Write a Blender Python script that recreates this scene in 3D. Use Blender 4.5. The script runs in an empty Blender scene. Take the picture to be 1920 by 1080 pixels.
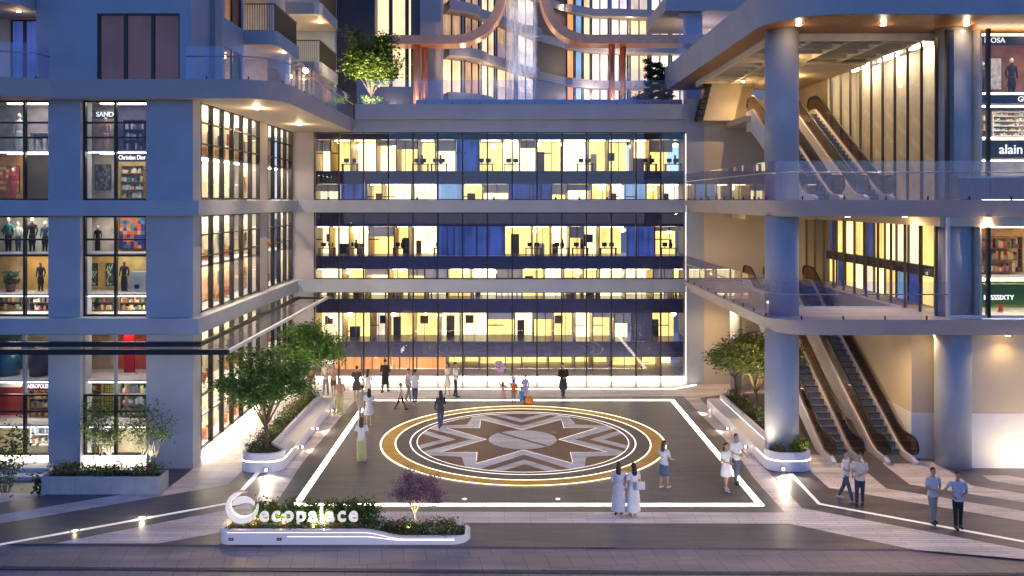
import bpy, bmesh, math, random
from mathutils import Vector, Matrix, noise
R = math.radians
PI = math.pi
random.seed(7)
S = bpy.context.scene
COL = S.collection

# ------------------------------------------------------------------ camera, sky, sun, exposure
FPX, CX, CY = 1620.0, 946.0, 377.0          # focal length and vanishing point, in photo pixels (1920 wide)
cam_d = bpy.data.cameras.new('camera')
cam = bpy.data.objects.new('camera', cam_d)
COL.objects.link(cam)
cam.location = (0, 0, 10)
cam.rotation_euler = (R(90), 0, 0)
cam_d.sensor_width = 36
cam_d.lens = FPX / 1920 * 36
cam_d.shift_x = (960 - CX) / 1920
cam_d.shift_y = -(540 - CY) / 1920
cam_d.clip_start = 0.5
cam_d.clip_end = 2000
S.camera = cam

SUN_EL, SUN_ROT = R(15.0), R(0)
w = bpy.data.worlds.new('World')
S.world = w
w.use_nodes = True
nt = w.node_tree
sky = nt.nodes.new('ShaderNodeTexSky')
sky.sky_type = 'NISHITA'
sky.sun_disc = False
sky.sun_elevation = SUN_EL
sky.sun_rotation = SUN_ROT
sky.air_density = 1.0
sky.dust_density = 0.0
sky.ozone_density = 10.0
bg = nt.nodes['Background']
bg.inputs['Strength'].default_value = 0.115
tint = nt.nodes.new('ShaderNodeVectorMath'); tint.operation = 'MULTIPLY'      # dusk: a shade more violet than the model sky
tint.inputs[1].default_value = (1.35, 0.87, 0.92)
nt.links.new(sky.outputs[0], tint.inputs[0])
nt.links.new(tint.outputs[0], bg.inputs['Color'])

sun_d = bpy.data.lights.new('sun', 'SUN')
sun = bpy.data.objects.new('sun', sun_d)
COL.objects.link(sun)
sun_d.energy = 0.05
sun_d.angle = R(20)
sun_d.color = (1.0, 0.85, 0.75)
sun.rotation_euler = (R(-75), 0, 0)

S.view_settings.view_transform = 'Standard'
S.view_settings.look = 'None'
S.view_settings.gamma = 1
S.view_settings.exposure = 0.92
cy = S.cycles
cy.use_denoising = True
try:
    cy.denoiser = 'OPENIMAGEDENOISE'
except Exception:
    pass
cy.max_bounces = 6
cy.diffuse_bounces = 3
cy.glossy_bounces = 3
cy.transmission_bounces = 4
cy.transparent_max_bounces = 24
cy.sample_clamp_indirect = 4
cy.caustics_reflective = False
cy.caustics_refractive = False
cy.use_light_tree = True

# ------------------------------------------------------------------ helpers
def G(px, py, z=0.0):
    """photo pixel on a horizontal plane of height z -> world x, y"""
    Y = (10 - z) * FPX / (py - CY)
    return ((px - CX) * Y / FPX, Y)

def PX(px, Y):
    return (px - CX) * Y / FPX

def PZ(py, Y):
    return 10 + (CY - py) * Y / FPX

def wloc(o):
    v = Vector((0, 0, 0))
    while o is not None:
        v += o.location
        o = o.parent
    return v

def tag(o, label=None, cat=None, group=None, kind=None):
    if label: o['label'] = label
    if cat: o['category'] = cat
    if group: o['group'] = group
    if kind: o['kind'] = kind
    return o

def thing(name, label, cat, loc=(0, 0, 0), group=None, rz=0):
    o = bpy.data.objects.new(name, None)
    COL.objects.link(o)
    o.location = loc
    o.rotation_euler = (0, 0, rz)
    o.empty_display_size = 0.2
    return tag(o, label, cat, group)

def link_mesh(name, me, mats, parent=None, loc=None):
    o = bpy.data.objects.new(name, me)
    COL.objects.link(o)
    if not isinstance(mats, (list, tuple)): mats = [mats]
    if len(me.materials) == 0:
        for m in mats: me.materials.append(m)
    if parent: o.parent = parent
    if loc: o.location = loc
    return o

class MB:
    """collects shapes (world coordinates) and links them as ONE mesh object"""
    def __init__(s):
        s.v = []; s.f = []; s.mi = []; s.sm = []; s.m = 0; s.smooth = False
    def add(s, vs, fs):
        n = len(s.v)
        s.v += [tuple(p) for p in vs]
        for f in fs:
            s.f.append(tuple(i + n for i in f)); s.mi.append(s.m); s.sm.append(s.smooth)
        return s
    def box(s, x0, x1, y0, y1, z0, z1):
        if x0 > x1: x0, x1 = x1, x0
        if y0 > y1: y0, y1 = y1, y0
        if z0 > z1: z0, z1 = z1, z0
        vs = [(x0,y0,z0),(x1,y0,z0),(x1,y1,z0),(x0,y1,z0),(x0,y0,z1),(x1,y0,z1),(x1,y1,z1),(x0,y1,z1)]
        return s.add(vs, [(0,3,2,1),(4,5,6,7),(0,1,5,4),(1,2,6,5),(2,3,7,6),(3,0,4,7)])
    def quad(s, a, b, c, d):
        return s.add([a, b, c, d], [(0, 1, 2, 3)])
    def prism(s, poly, z0, z1, top=None):
        """vertical prism from a ground polygon; top = other polygon for the upper face"""
        n = len(poly); top = top or poly
        A = sum(poly[i][0]*poly[(i+1)%n][1]-poly[(i+1)%n][0]*poly[i][1] for i in range(n))
        if A < 0: poly = poly[::-1]; top = top[::-1]
        vs = [(p[0],p[1],z0) for p in poly] + [(p[0],p[1],z1) for p in top]
        fs = [tuple(range(n))[::-1], tuple(range(n, 2*n))]
        fs += [(i, (i+1)%n, n+(i+1)%n, n+i) for i in range(n)]
        return s.add(vs, fs)
    def extr_y(s, poly, y0, y1):
        """prism along y from an (x, z) polygon"""
        n = len(poly)
        A = sum(poly[i][0]*poly[(i+1)%n][1]-poly[(i+1)%n][0]*poly[i][1] for i in range(n))
        if A < 0: poly = poly[::-1]
        vs = [(p[0],y0,p[1]) for p in poly] + [(p[0],y1,p[1]) for p in poly]
        fs = [tuple(range(n)), tuple(range(n, 2*n))[::-1]]
        fs += [(i, n+i, n+(i+1)%n, (i+1)%n) for i in range(n)]
        return s.add(vs, fs)
    def extr_x(s, poly, x0, x1):
        """prism along x from a (y, z) polygon"""
        n = len(poly)
        A = sum(poly[i][0]*poly[(i+1)%n][1]-poly[(i+1)%n][0]*poly[i][1] for i in range(n))
        if A < 0: poly = poly[::-1]
        vs = [(x0,p[0],p[1]) for p in poly] + [(x1,p[0],p[1]) for p in poly]
        fs = [tuple(range(n))[::-1], tuple(range(n, 2*n))]
        fs += [(i, (i+1)%n, n+(i+1)%n, n+i) for i in range(n)]
        return s.add(vs, fs)
    def sheet(s, poly, z):
        n = len(poly)
        A = sum(poly[i][0]*poly[(i+1)%n][1]-poly[(i+1)%n][0]*poly[i][1] for i in range(n))
        if A < 0: poly = poly[::-1]
        return s.add([(p[0],p[1],z) for p in poly], [tuple(range(n))])
    def ring(s, cx, cy, r0, r1, z, n=128):
        vs = []
        for i in range(n):
            a = 2*PI*i/n
            vs += [(cx+r0*math.cos(a), cy+r0*math.sin(a), z), (cx+r1*math.cos(a), cy+r1*math.sin(a), z)]
        return s.add(vs, [(2*i, 2*i+1, (2*i+3)%(2*n), (2*i+2)%(2*n)) for i in range(n)])
    def cyl(s, x, y, z0, z1, r, n=32, r1=None):
        r1 = r if r1 is None else r1
        vs = [(x+r*math.cos(2*PI*i/n), y+r*math.sin(2*PI*i/n), z0) for i in range(n)]
        vs += [(x+r1*math.cos(2*PI*i/n), y+r1*math.sin(2*PI*i/n), z1) for i in range(n)]
        sm = s.smooth
        s.smooth = False
        s.add(vs, [tuple(range(n))[::-1], tuple(range(n, 2*n))])
        s.smooth = True
        k = len(s.v) - 2*n
        for i in range(n):
            s.f.append((k+i, k+(i+1)%n, k+n+(i+1)%n, k+n+i)); s.mi.append(s.m); s.sm.append(True)
        s.smooth = sm
        return s
    def loft(s, rings, caps=True):
        """rings: list of equal-length point lists"""
        n = len(rings[0]); vs = [p for r in rings for p in r]; fs = []
        for k in range(len(rings)-1):
            for i in range(n):
                fs.append((k*n+i, k*n+(i+1)%n, (k+1)*n+(i+1)%n, (k+1)*n+i))
        if caps:
            fs.append(tuple(range(n))[::-1]); m = (len(rings)-1)*n
            fs.append(tuple(range(m, m+n)))
        return s.add(vs, fs)
    def tube(s, pts, rad, n=8):
        pts = [Vector(p) for p in pts]
        if not isinstance(rad, (list, tuple)): rad = [rad]*len(pts)
        rings = []; up = Vector((0.13, 0.31, 0.94)).normalized()
        for i, p in enumerate(pts):
            d = (pts[min(i+1, len(pts)-1)] - pts[max(i-1, 0)]).normalized()
            a = d.cross(up)
            if a.length < 1e-3: a = d.cross(Vector((1, 0, 0)))
            a.normalize(); b = d.cross(a).normalized()
            up = b if i else b
            up = a.cross(d)
            rings.append([tuple(p + rad[i]*(math.cos(2*PI*k/n)*a + math.sin(2*PI*k/n)*b)) for k in range(n)])
        sm = s.smooth; s.smooth = True
        s.loft(rings); s.smooth = sm
        return s
    def ball(s, c, rx, ry=None, rz=None, nu=12, nv=8):
        ry = ry or rx; rz = rz or rx
        vs = [(c[0], c[1], c[2]-rz)]
        for j in range(1, nv):
            t = -PI/2 + PI*j/nv
            for i in range(nu):
                a = 2*PI*i/nu
                vs.append((c[0]+rx*math.cos(t)*math.cos(a), c[1]+ry*math.cos(t)*math.sin(a), c[2]+rz*math.sin(t)))
        vs.append((c[0], c[1], c[2]+rz)); L = len(vs)-1; fs = []
        for i in range(nu):
            fs.append((0, 1+(i+1)%nu, 1+i))
            fs.append((L, L-nu+i, L-nu+(i+1)%nu))
        for j in range(nv-2):
            for i in range(nu):
                a = 1+j*nu
                fs.append((a+i, a+(i+1)%nu, a+nu+(i+1)%nu, a+nu+i))
        sm = s.smooth; s.smooth = True
        s.add(vs, fs); s.smooth = sm
        return s
    def build(s, name, mats, parent=None, bevel=0):
        me = bpy.data.meshes.new(name)
        off = wloc(parent) if parent else Vector((0, 0, 0))
        me.from_pydata([(p[0]-off.x, p[1]-off.y, p[2]-off.z) for p in s.v], [], s.f)
        me.polygons.foreach_set('material_index', s.mi)
        me.polygons.foreach_set('use_smooth', s.sm)
        me.update()
        o = link_mesh(name, me, mats, parent)
        if bevel:
            b = o.modifiers.new('bevel', 'BEVEL'); b.width = bevel; b.segments = 2; b.limit_method = 'ANGLE'
        return o

ORD = ['first', 'second', 'third', 'fourth', 'fifth', 'sixth', 'seventh', 'eighth', 'ninth', 'tenth', 'eleventh', 'twelfth', 'thirteenth', 'fourteenth', 'fifteenth', 'sixteenth', 'seventeenth', 'eighteenth']
def structure(name, mb, m):
    return tag(mb.build(name, m), kind='structure')

def rrect(x0, x1, y0, y1, r, n=8):
    """rounded rectangle; r = one radius or four (x0y0, x1y0, x1y1, x0y1)"""
    if not isinstance(r, (list, tuple)): r = [r]*4
    out = []
    for (cx, cy, a0, rr) in ((x0+r[0], y0+r[0], 180, r[0]), (x1-r[1], y0+r[1], 270, r[1]), (x1-r[2], y1-r[2], 0, r[2]), (x0+r[3], y1-r[3], 90, r[3])):
        if rr < 1e-4: out.append((cx, cy)); continue
        for i in range(n+1):
            a = R(a0 + 90*i/n)
            out.append((cx+rr*math.cos(a), cy+rr*math.sin(a)))
    return out

def inset_path(path, d):
    """offset an open polyline sideways by d (left of travel)"""
    out = []
    for i, p in enumerate(path):
        a = Vector(path[max(i-1, 0)]); b = Vector(path[min(i+1, len(path)-1)])
        t = (b-a).normalized()
        out.append((p[0]-t.y*d, p[1]+t.x*d))
    return out

def ribbon(mb, path, z0, z1, th):
    """vertical sheet with thickness along a ground polyline"""
    q = inset_path(path, th)
    n = len(path)
    vs = [(p[0],p[1],z0) for p in path]+[(p[0],p[1],z0) for p in q]+[(p[0],p[1],z1) for p in path]+[(p[0],p[1],z1) for p in q]
    fs = []
    for i in range(n-1):
        fs += [(i, i+1, 2*n+i+1, 2*n+i), (n+i+1, n+i, 3*n+i, 3*n+i+1), (2*n+i, 2*n+i+1, 3*n+i+1, 3*n+i), (i+1, i, n+i, n+i+1)]
    fs += [(0, 2*n, 3*n, n), (n-1, 2*n-1, 4*n-1, 3*n-1)]
    mb.add(vs, fs)

# ------------------------------------------------------------------ materials
MATS = {}
def new_mat(name):
    m = bpy.data.materials.new(name); m.use_nodes = True
    return m, m.node_tree.nodes, m.node_tree.links, m.node_tree.nodes['Principled BSDF']

def plain(name, col, rough=0.6, metal=0.0, var=0.12, scale=3.0, bump=0.0, spec=0.5):
    """principled with gentle large and small scale colour variation"""
    if name in MATS: return MATS[name]
    m, N, L, p = new_mat(name)
    p.inputs['Roughness'].default_value = rough
    p.inputs['Metallic'].default_value = metal
    p.inputs['Specular IOR Level'].default_value = spec
    tc = N.new('ShaderNodeTexCoord')
    n1 = N.new('ShaderNodeTexNoise'); n1.inputs['Scale'].default_value = scale; n1.inputs['Detail'].default_value = 5
    L.new(tc.outputs['Object'], n1.inputs['Vector'])
    mr = N.new('ShaderNodeMapRange'); mr.inputs[1].default_value = 0.3; mr.inputs[2].default_value = 0.7
    mr.inputs[3].default_value = 1-var; mr.inputs[4].default_value = 1+var
    L.new(n1.outputs['Fac'], mr.inputs[0])
    mx = N.new('ShaderNodeVectorMath'); mx.operation = 'SCALE'
    mx.inputs[0].default_value = col[:3]
    L.new(mr.outputs[0], mx.inputs['Scale'])
    L.new(mx.outputs[0], p.inputs['Base Color'])
    if bump:
        n2 = N.new('ShaderNodeTexNoise'); n2.inputs['Scale'].default_value = scale*12; n2.inputs['Detail'].default_value = 4
        L.new(tc.outputs['Object'], n2.inputs['Vector'])
        b = N.new('ShaderNodeBump'); b.inputs['Strength'].default_value = bump; b.inputs['Distance'].default_value = 0.02
        L.new(n2.outputs['Fac'], b.inputs['Height']); L.new(b.outputs[0], p.inputs['Normal'])
    MATS[name] = m
    return m

def emit(name, col, strength, base=(0.8, 0.8, 0.8)):
    if name in MATS: return MATS[name]
    m, N, L, p = new_mat(name)
    p.inputs['Base Color'].default_value = (*base, 1)
    p.inputs['Emission Color'].default_value = (*col, 1)
    p.inputs['Emission Strength'].default_value = strength
    MATS[name] = m
    return m

def planks(name, c1, c2, bw=1.2, bh=0.2, mortar=0.012, rough=0.45, mcol=(0.02, 0.02, 0.02), rot=0.0, spec=0.5):
    """paving of long narrow stones"""
    m, N, L, p = new_mat(name)
    tc = N.new('ShaderNodeTexCoord')
    mp = N.new('ShaderNodeMapping'); mp.inputs['Rotation'].default_value = (0, 0, rot)
    L.new(tc.outputs['Object'], mp.inputs['Vector'])
    bk = N.new('ShaderNodeTexBrick')
    bk.inputs['Scale'].default_value = 1
    bk.inputs['Brick Width'].default_value = bw; bk.inputs['Row Height'].default_value = bh
    bk.inputs['Mortar Size'].default_value = mortar; bk.inputs['Mortar Smooth'].default_value = 0.3
    bk.inputs['Color1'].default_value = (*c1, 1); bk.inputs['Color2'].default_value = (*c2, 1); bk.inputs['Mortar'].default_value = (*mcol, 1)
    bk.offset = 0.37
    L.new(mp.outputs[0], bk.inputs['Vector'])
    n1 = N.new('ShaderNodeTexNoise'); n1.inputs['Scale'].default_value = 0.7; n1.inputs['Detail'].default_value = 7
    mp2 = N.new('ShaderNodeMapping'); mp2.inputs['Scale'].default_value = (0.5, 3, 1)
    L.new(tc.outputs['Object'], mp2.inputs['Vector']); L.new(mp2.outputs[0], n1.inputs['Vector'])
    mr = N.new('ShaderNodeMapRange'); mr.inputs[1].default_value = 0.3; mr.inputs[2].default_value = 0.7
    mr.inputs[3].default_value = 0.72; mr.inputs[4].default_value = 1.25
    L.new(n1.outputs['Fac'], mr.inputs[0])
    sc = N.new('ShaderNodeVectorMath'); sc.operation = 'SCALE'
    L.new(bk.outputs['Color'], sc.inputs[0]); L.new(mr.outputs[0], sc.inputs['Scale'])
    L.new(sc.outputs[0], p.inputs['Base Color'])
    mr2 = N.new('ShaderNodeMapRange'); mr2.inputs[3].default_value = rough-0.1; mr2.inputs[4].default_value = rough+0.15
    L.new(n1.outputs['Fac'], mr2.inputs[0]); L.new(mr2.outputs[0], p.inputs['Roughness'])
    p.inputs['Specular IOR Level'].default_value = spec
    b = N.new('ShaderNodeBump'); b.inputs['Strength'].default_value = 0.25; b.inputs['Distance'].default_value = 0.01
    L.new(bk.outputs['Fac'], b.inputs['Height']); b.invert = True
    L.new(b.outputs[0], p.inputs['Normal'])
    return m

def glass(name, tint=(0.95, 0.97, 1.0), refl=0.08, haze=0.0, hazecol=(0.8, 0.8, 0.95), rough=0.0, graz=0.6):
    """thin architectural pane: see-through with a mirror part that grows at grazing angles, and a faint diffuse veil painted in for sky reflection"""
    m, N, L, p = new_mat(name)
    out = N['Material Output'] if 'Material Output' in N else N.get('Material Output')
    N.remove(p)
    tr = N.new('ShaderNodeBsdfTransparent'); tr.inputs[0].default_value = (*tint, 1)
    gl = N.new('ShaderNodeBsdfGlossy'); gl.inputs['Roughness'].default_value = rough
    lw = N.new('ShaderNodeLayerWeight'); lw.inputs['Blend'].default_value = 0.35
    mr = N.new('ShaderNodeMapRange'); mr.inputs[3].default_value = refl; mr.inputs[4].default_value = graz
    L.new(lw.outputs['Facing'], mr.inputs[0])
    pw = N.new('ShaderNodeMath'); pw.operation = 'POWER'; pw.inputs[1].default_value = 2.2
    L.new(lw.outputs['Facing'], pw.inputs[0]); L.new(pw.outputs[0], mr.inputs[0])
    mx = N.new('ShaderNodeMixShader')
    L.new(mr.outputs[0], mx.inputs[0]); L.new(tr.outputs[0], mx.inputs[1]); L.new(gl.outputs[0], mx.inputs[2])
    last = mx
    if haze:  # diffuse veil paints in the pale sky reflection
        df = N.new('ShaderNodeBsdfDiffuse'); df.inputs[0].default_value = (*hazecol, 1)
        m2 = N.new('ShaderNodeMixShader'); m2.inputs[0].default_value = haze
        L.new(mx.outputs[0], m2.inputs[1]); L.new(df.outputs[0], m2.inputs[2]); last = m2
    L.new(last.outputs[0], out.inputs['Surface'])
    return m

def lit_window(name, col, strength, wx=1.0, wz=1.0, drape=6.0, contrast=0.5):
    """a lit room seen through curtains: soft vertical folds, brighter and dimmer patches"""
    m, N, L, p = new_mat(name)
    tc = N.new('ShaderNodeTexCoord')
    mp = N.new('ShaderNodeMapping'); mp.inputs['Scale'].default_value = (drape, drape, 0.12)
    L.new(tc.outputs['Object'], mp.inputs['Vector'])
    n1 = N.new('ShaderNodeTexNoise'); n1.inputs['Scale'].default_value = 1.0; n1.inputs['Detail'].default_value = 3
    L.new(mp.outputs[0], n1.inputs['Vector'])
    n2 = N.new('ShaderNodeTexNoise'); n2.inputs['Scale'].default_value = 0.8; n2.inputs['Detail'].default_value = 4
    L.new(tc.outputs['Object'], n2.inputs['Vector'])
    ad = N.new('ShaderNodeMath'); ad.operation = 'ADD'
    L.new(n1.outputs['Fac'], ad.inputs[0]); L.new(n2.outputs['Fac'], ad.inputs[1])
    mr = N.new('ShaderNodeMapRange'); mr.inputs[1].default_value = 0.65; mr.inputs[2].default_value = 1.35
    mr.inputs[3].default_value = strength*(1-contrast); mr.inputs[4].default_value = strength*(1+contrast)
    L.new(ad.outputs[0], mr.inputs[0])
    p.inputs['Base Color'].default_value = (col[0]*0.4, col[1]*0.4, col[2]*0.4, 1)
    p.inputs['Emission Color'].default_value = (*col, 1)
    L.new(mr.outputs[0], p.inputs['Emission Strength'])
    p.inputs['Roughness'].default_value = 0.7
    return m

def leafmat(name, c1, c2, scale=2.5):
    m, N, L, p = new_mat(name)
    tc = N.new('ShaderNodeTexCoord')
    n1 = N.new('ShaderNodeTexNoise'); n1.inputs['Scale'].default_value = scale; n1.inputs['Detail'].default_value = 6
    L.new(tc.outputs['Object'], n1.inputs['Vector'])
    gm = N.new('ShaderNodeNewGeometry')
    ad = N.new('ShaderNodeMath'); ad.operation = 'MULTIPLY_ADD'; ad.inputs[1].default_value = 0.45; ad.inputs[2].default_value = 0.0
    L.new(gm.outputs['Random Per Island'], ad.inputs[0])
    sm = N.new('ShaderNodeMath'); sm.operation = 'ADD'
    L.new(ad.outputs[0], sm.inputs[0]); L.new(n1.outputs['Fac'], sm.inputs[1])
    cr = N.new('ShaderNodeValToRGB')
    cr.color_ramp.elements[0].position = 0.45; cr.color_ramp.elements[0].color = (*c1, 1)
    cr.color_ramp.elements[1].position = 0.95; cr.color_ramp.elements[1].color = (*c2, 1)
    L.new(sm.outputs[0], cr.inputs[0]); L.new(cr.outputs[0], p.inputs['Base Color'])
    p.inputs['Roughness'].default_value = 0.5
    tl = N.new('ShaderNodeBsdfTranslucent'); L.new(cr.outputs[0], tl.inputs[0])
    mx = N.new('ShaderNodeMixShader'); mx.inputs[0].default_value = 0.3
    L.new(p.outputs[0], mx.inputs[1]); L.new(tl.outputs[0], mx.inputs[2])
    L.new(mx.outputs[0], N['Material Output'].inputs['Surface'])
    return m

def wood_soffit(name, c1, c2, step):
    """planked timber ceiling, boards run along y"""
    return planks(name, c1, c2, bw=step*14, bh=step, mortar=0.012, rough=0.4, rot=R(90))

M = {}
M['wall'] = plain('painted_concrete', (0.40, 0.43, 0.48), 0.7, var=0.09, scale=0.55, bump=0.06)
M['wall_warm'] = plain('warm_grey_render', (0.44, 0.41, 0.42), 0.7, var=0.05, scale=0.8, bump=0.05)
M['tan'] = plain('tan_render', (0.62, 0.53, 0.39), 0.7, var=0.05, scale=0.6, bump=0.04)
M['cream'] = plain('cream_paint', (0.78, 0.71, 0.57), 0.6, var=0.06)
M['white'] = plain('white_solid_surface', (0.78, 0.76, 0.82), 0.35, var=0.03, scale=1.0)
M['white_paint'] = plain('white_paint', (0.75, 0.74, 0.74), 0.5, var=0.04)
M['conc'] = plain('fair_faced_concrete', (0.38, 0.40, 0.43), 0.75, var=0.14, scale=2.2, bump=0.12)
M['black'] = plain('black_aluminium', (0.012, 0.012, 0.014), 0.35, var=0.1)
M['bronze'] = plain('bronze_aluminium', (0.10, 0.075, 0.05), 0.4, 0.3)
M['steel'] = plain('brushed_steel', (0.45, 0.46, 0.5), 0.3, 0.9)
M['step'] = plain('escalator_step_metal', (0.20, 0.22, 0.28), 0.4, 0.6, scale=8)
M['navy'] = plain('navy_spandrel', (0.024, 0.027, 0.11), 0.35, var=0.2)
M['copper'] = plain('copper_cladding', (0.60, 0.27, 0.15), 0.32, 0.55, var=0.1)
M['darkclad'] = plain('dark_grey_cladding', (0.085, 0.08, 0.09), 0.5)
M['brownwall'] = plain('brown_panel', (0.16, 0.11, 0.09), 0.5)
M['rubber'] = plain('black_rubber', (0.01, 0.009, 0.009), 0.4)
M['soil'] = plain('soil', (0.035, 0.025, 0.018), 0.95, var=0.4, scale=9, bump=0.5)
M['bark'] = plain('bark', (0.16, 0.11, 0.07), 0.85, var=0.35, scale=14, bump=0.4)
M['wood'] = wood_soffit('timber_soffit', (0.34, 0.155, 0.06), (0.27, 0.12, 0.048), 0.32)
M['gold'] = None
M['maroon'] = None
M['pale'] = None
M['dark_stone'] = None
M['pave_dark'] = planks('dark_plank_paving', (0.145, 0.13, 0.152), (0.112, 0.10, 0.118), 1.4, 0.16, 0.008, mcol=(.06, .053, .06), rough=0.34)
M['pave_light'] = planks('pale_plank_paving', (0.72, 0.66, 0.68), (0.62, 0.57, 0.60), 1.3, 0.16, 0.008, mcol=(0.16, 0.14, 0.15))
M['pave_street'] = planks('street_slabs', (0.26, 0.22, 0.25), (0.22, 0.19, 0.22), 0.62, 1.1, 0.008, mcol=(0.07, 0.06, 0.07), rot=R(-9))
M['maroon'] = planks('maroon_stone', (0.15, 0.066, 0.058), (0.12, 0.05, 0.045), 0.9, 0.3, 0.007, mcol=(.05, .025, .022), rough=.38)
M['pale'] = planks('pale_lavender_stone', (0.56, 0.58, 0.70), (0.49, 0.51, 0.62), 0.9, 0.3, 0.006, mcol=(.24, .23, .28), rough=.36)
M['dark_stone'] = planks('charcoal_stone', (0.105, 0.09, 0.105), (0.085, 0.074, 0.088), 0.9, 0.3, 0.007, rough=.38)
M['gold'] = planks('gold_stone', (0.62, 0.36, 0.05), (0.54, 0.30, 0.04), 0.6, 0.3, 0.006, mcol=(.22, .12, .02), rough=.34)
M['asphalt'] = plain('asphalt', (0.06, 0.058, 0.062), 0.5, var=0.25, scale=6, bump=0.3)
M['led'] = lit_window('led_strip_white', (1.0, 0.84, 0.68), 7.0, drape=2.2, contrast=.55)
M['led_soft'] = emit('led_strip_soft', (1.0, 0.86, 0.74), 1.1)
M['led_plinth'] = emit('led_plinth', (1.0, 0.86, 0.66), 4.0)
M['led_shop'] = emit('shop_light_strip', (1.0, 0.93, 0.80), 3.0)
M['lamp'] = emit('lamp_face', (1.0, 0.60, 0.20), 14.0)
M['g_face'] = glass('curtain_wall_glass', (0.95, 0.96, 1.0), 0.065)
M['g_shop'] = glass('shop_glass', (0.98, 0.98, 1.0), 0.04)
M['g_rail'] = glass('balustrade_glass', (0.92, 0.92, 1.0), 0.05, haze=0.035, hazecol=(0.75, 0.74, 0.95))
M['g_brown'] = glass('bronze_glass', (0.55, 0.45, 0.36), 0.07)
M['g_dark'] = glass('dark_window_glass', (0.62, 0.52, 0.52), 0.03, graz=.4)
M['g_canopy'] = glass('canopy_glass', (0.82, 0.80, 0.80), 0.10, haze=0.03)
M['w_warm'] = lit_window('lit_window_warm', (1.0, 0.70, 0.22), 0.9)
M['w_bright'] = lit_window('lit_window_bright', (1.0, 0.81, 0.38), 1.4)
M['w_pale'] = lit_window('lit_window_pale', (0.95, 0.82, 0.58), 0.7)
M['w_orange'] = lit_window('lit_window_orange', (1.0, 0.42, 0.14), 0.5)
M['w_blue'] = lit_window('dim_blue_window', (0.045, 0.08, 0.33), 0.38, contrast=.8)  # unlit panes, their blue painted in as a faint glow
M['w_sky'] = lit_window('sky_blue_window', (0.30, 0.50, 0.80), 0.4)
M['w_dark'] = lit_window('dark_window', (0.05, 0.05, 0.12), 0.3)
M['w_home'] = lit_window('lit_home_window', (1.0, 0.72, 0.42), 0.66, drape=2.5)
M['w_home2'] = lit_window('lit_home_window_curtain', (1.0, 0.58, 0.32), 0.26, drape=7, contrast=0.7)
M['w_home3'] = lit_window('lit_home_window_white', (1.0, 0.84, 0.66), 0.85, drape=2)
M['w_dusk_glow'] = lit_window('painted_dusk_reflection', (.62, .46, .55), .075, drape=1.5, contrast=.25)  # dusk reflection painted as a faint mauve glow
M['w_cream'] = lit_window('lit_shop_wall', (1.0, 0.76, 0.42), 0.75, drape=1.2)

# ------------------------------------------------------------------ ground, paving, road
KL, KR = G(0, 1019), G(1920, 1031)
def ext(a, b, x):                       # the kerb line carried on to x
    t = (x-a[0])/(b[0]-a[0]); return (x, a[1]+t*(b[1]-a[1]))
k0, k1 = ext(KL, KR, -60), ext(KL, KR, 60)
structure('ground', MB().sheet([(-400, -300), (400, -300), (400, 500), (-400, 500)], -0.32), M['asphalt'])
structure('plaza_paving', MB().prism([k0, k1, (60, 62), (-60, 62)], -0.30, 0.0), M['pave_dark'])
r0, r1 = (-60, k0[1]-1.43), (60, k1[1]-1.43)
structure('pavement', MB().prism([r0, r1, (k1[0], k1[1]-0.003), (k0[0], k0[1]-0.003)], -0.30, -0.05), M['pave_street'])
mb = MB().prism([(-60, r0[1]-0.14), (60, r1[1]-0.14), (60, r1[1]-0.004), (-60, r0[1]-0.004)], -0.30, -0.065)
structure('kerb', mb, M['asphalt'])
structure('road', MB().sheet([(-60, -40), (60, -40), (60, r1[1]-0.143), (-60, r0[1]-0.143)], -0.10), M['pave_street'])

def zc(ox, oy, s, pts):                 # corners measured in an enlarged crop of the photo
    return [G(ox + x/s, oy + y/s) for x, y in pts]
Z1 = 0.004
mb = MB()
FB = [G(620, 959), G(1472, 961), G(1504, 953)]
# pale paths round the square, with their fans towards the street
mb.sheet([G(600, 959), G(1471, 961), G(1479, 982), G(600, 980)], Z1)
mb.sheet([G(1471, 961), G(1504, 953), G(2100, 1064), G(1715, 1031), G(1479, 982)], Z1)
mb.sheet([G(1281, 743), G(1312, 746), G(1328, 765), G(1440, 884), G(1504, 953), G(1471, 961), G(1413, 896), G(1372, 837)], Z1)
mb.sheet([G(101, 1019), G(422, 957), G(480, 938), G(518, 943), G(600, 959), G(600, 980), G(480, 985), G(405, 1000), G(298, 1019)], Z1)
mb.sheet([G(480, 938), G(503, 885), G(533, 879), G(626, 765), G(640, 748), G(668, 748), G(662, 755), G(568, 866), G(518, 943)], Z1)
# walkway between the shops and the planter, running out to the left
mb.sheet([(-11.6, 47.3), G(352, 887), G(316, 914), G(211, 930), G(0, 965), (-26, 31.2), (-26, 30.2), G(0, 982), G(300, 931), G(428, 909), G(452, 885), (-9.8, 42.4), G(640, 748), G(668, 748), G(662, 732), (-8.0, 47.3)], Z1)
mb.sheet([G(-200, 918), G(0, 924), G(87, 928), G(0, 943), G(-200, 972)], Z1)
# strip in front of the glass facade and the area to its right
mb.sheet([G(668, 748), G(1281, 743), G(1312, 746), G(1368, 738), G(1450, 738), (14.5, 47.2), (9.2, 47.2), G(1262, 731), G(662, 732)], Z1)
# stripes that fan out under the escalators
Zr = lambda pts: zc(1400, 820, 3.692, pts)
mb.sheet(Zr([(440, 120), (440, 235), (570, 350), (2600, 700), (2600, 622), (965, 355), (830, 240), (700, 130)]), Z1)
mb.sheet(Zr([(940, 180), (1125, 325), (2600, 560), (2600, 495), (1560, 335), (1430, 250), (1300, 170), (1000, 150)]), Z1)
mb.sheet(Zr([(1630, 265), (1690, 300), (2600, 440), (2600, 390), (1810, 265)]), Z1)
structure('pale_paving', mb, M['pave_light'])

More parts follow.
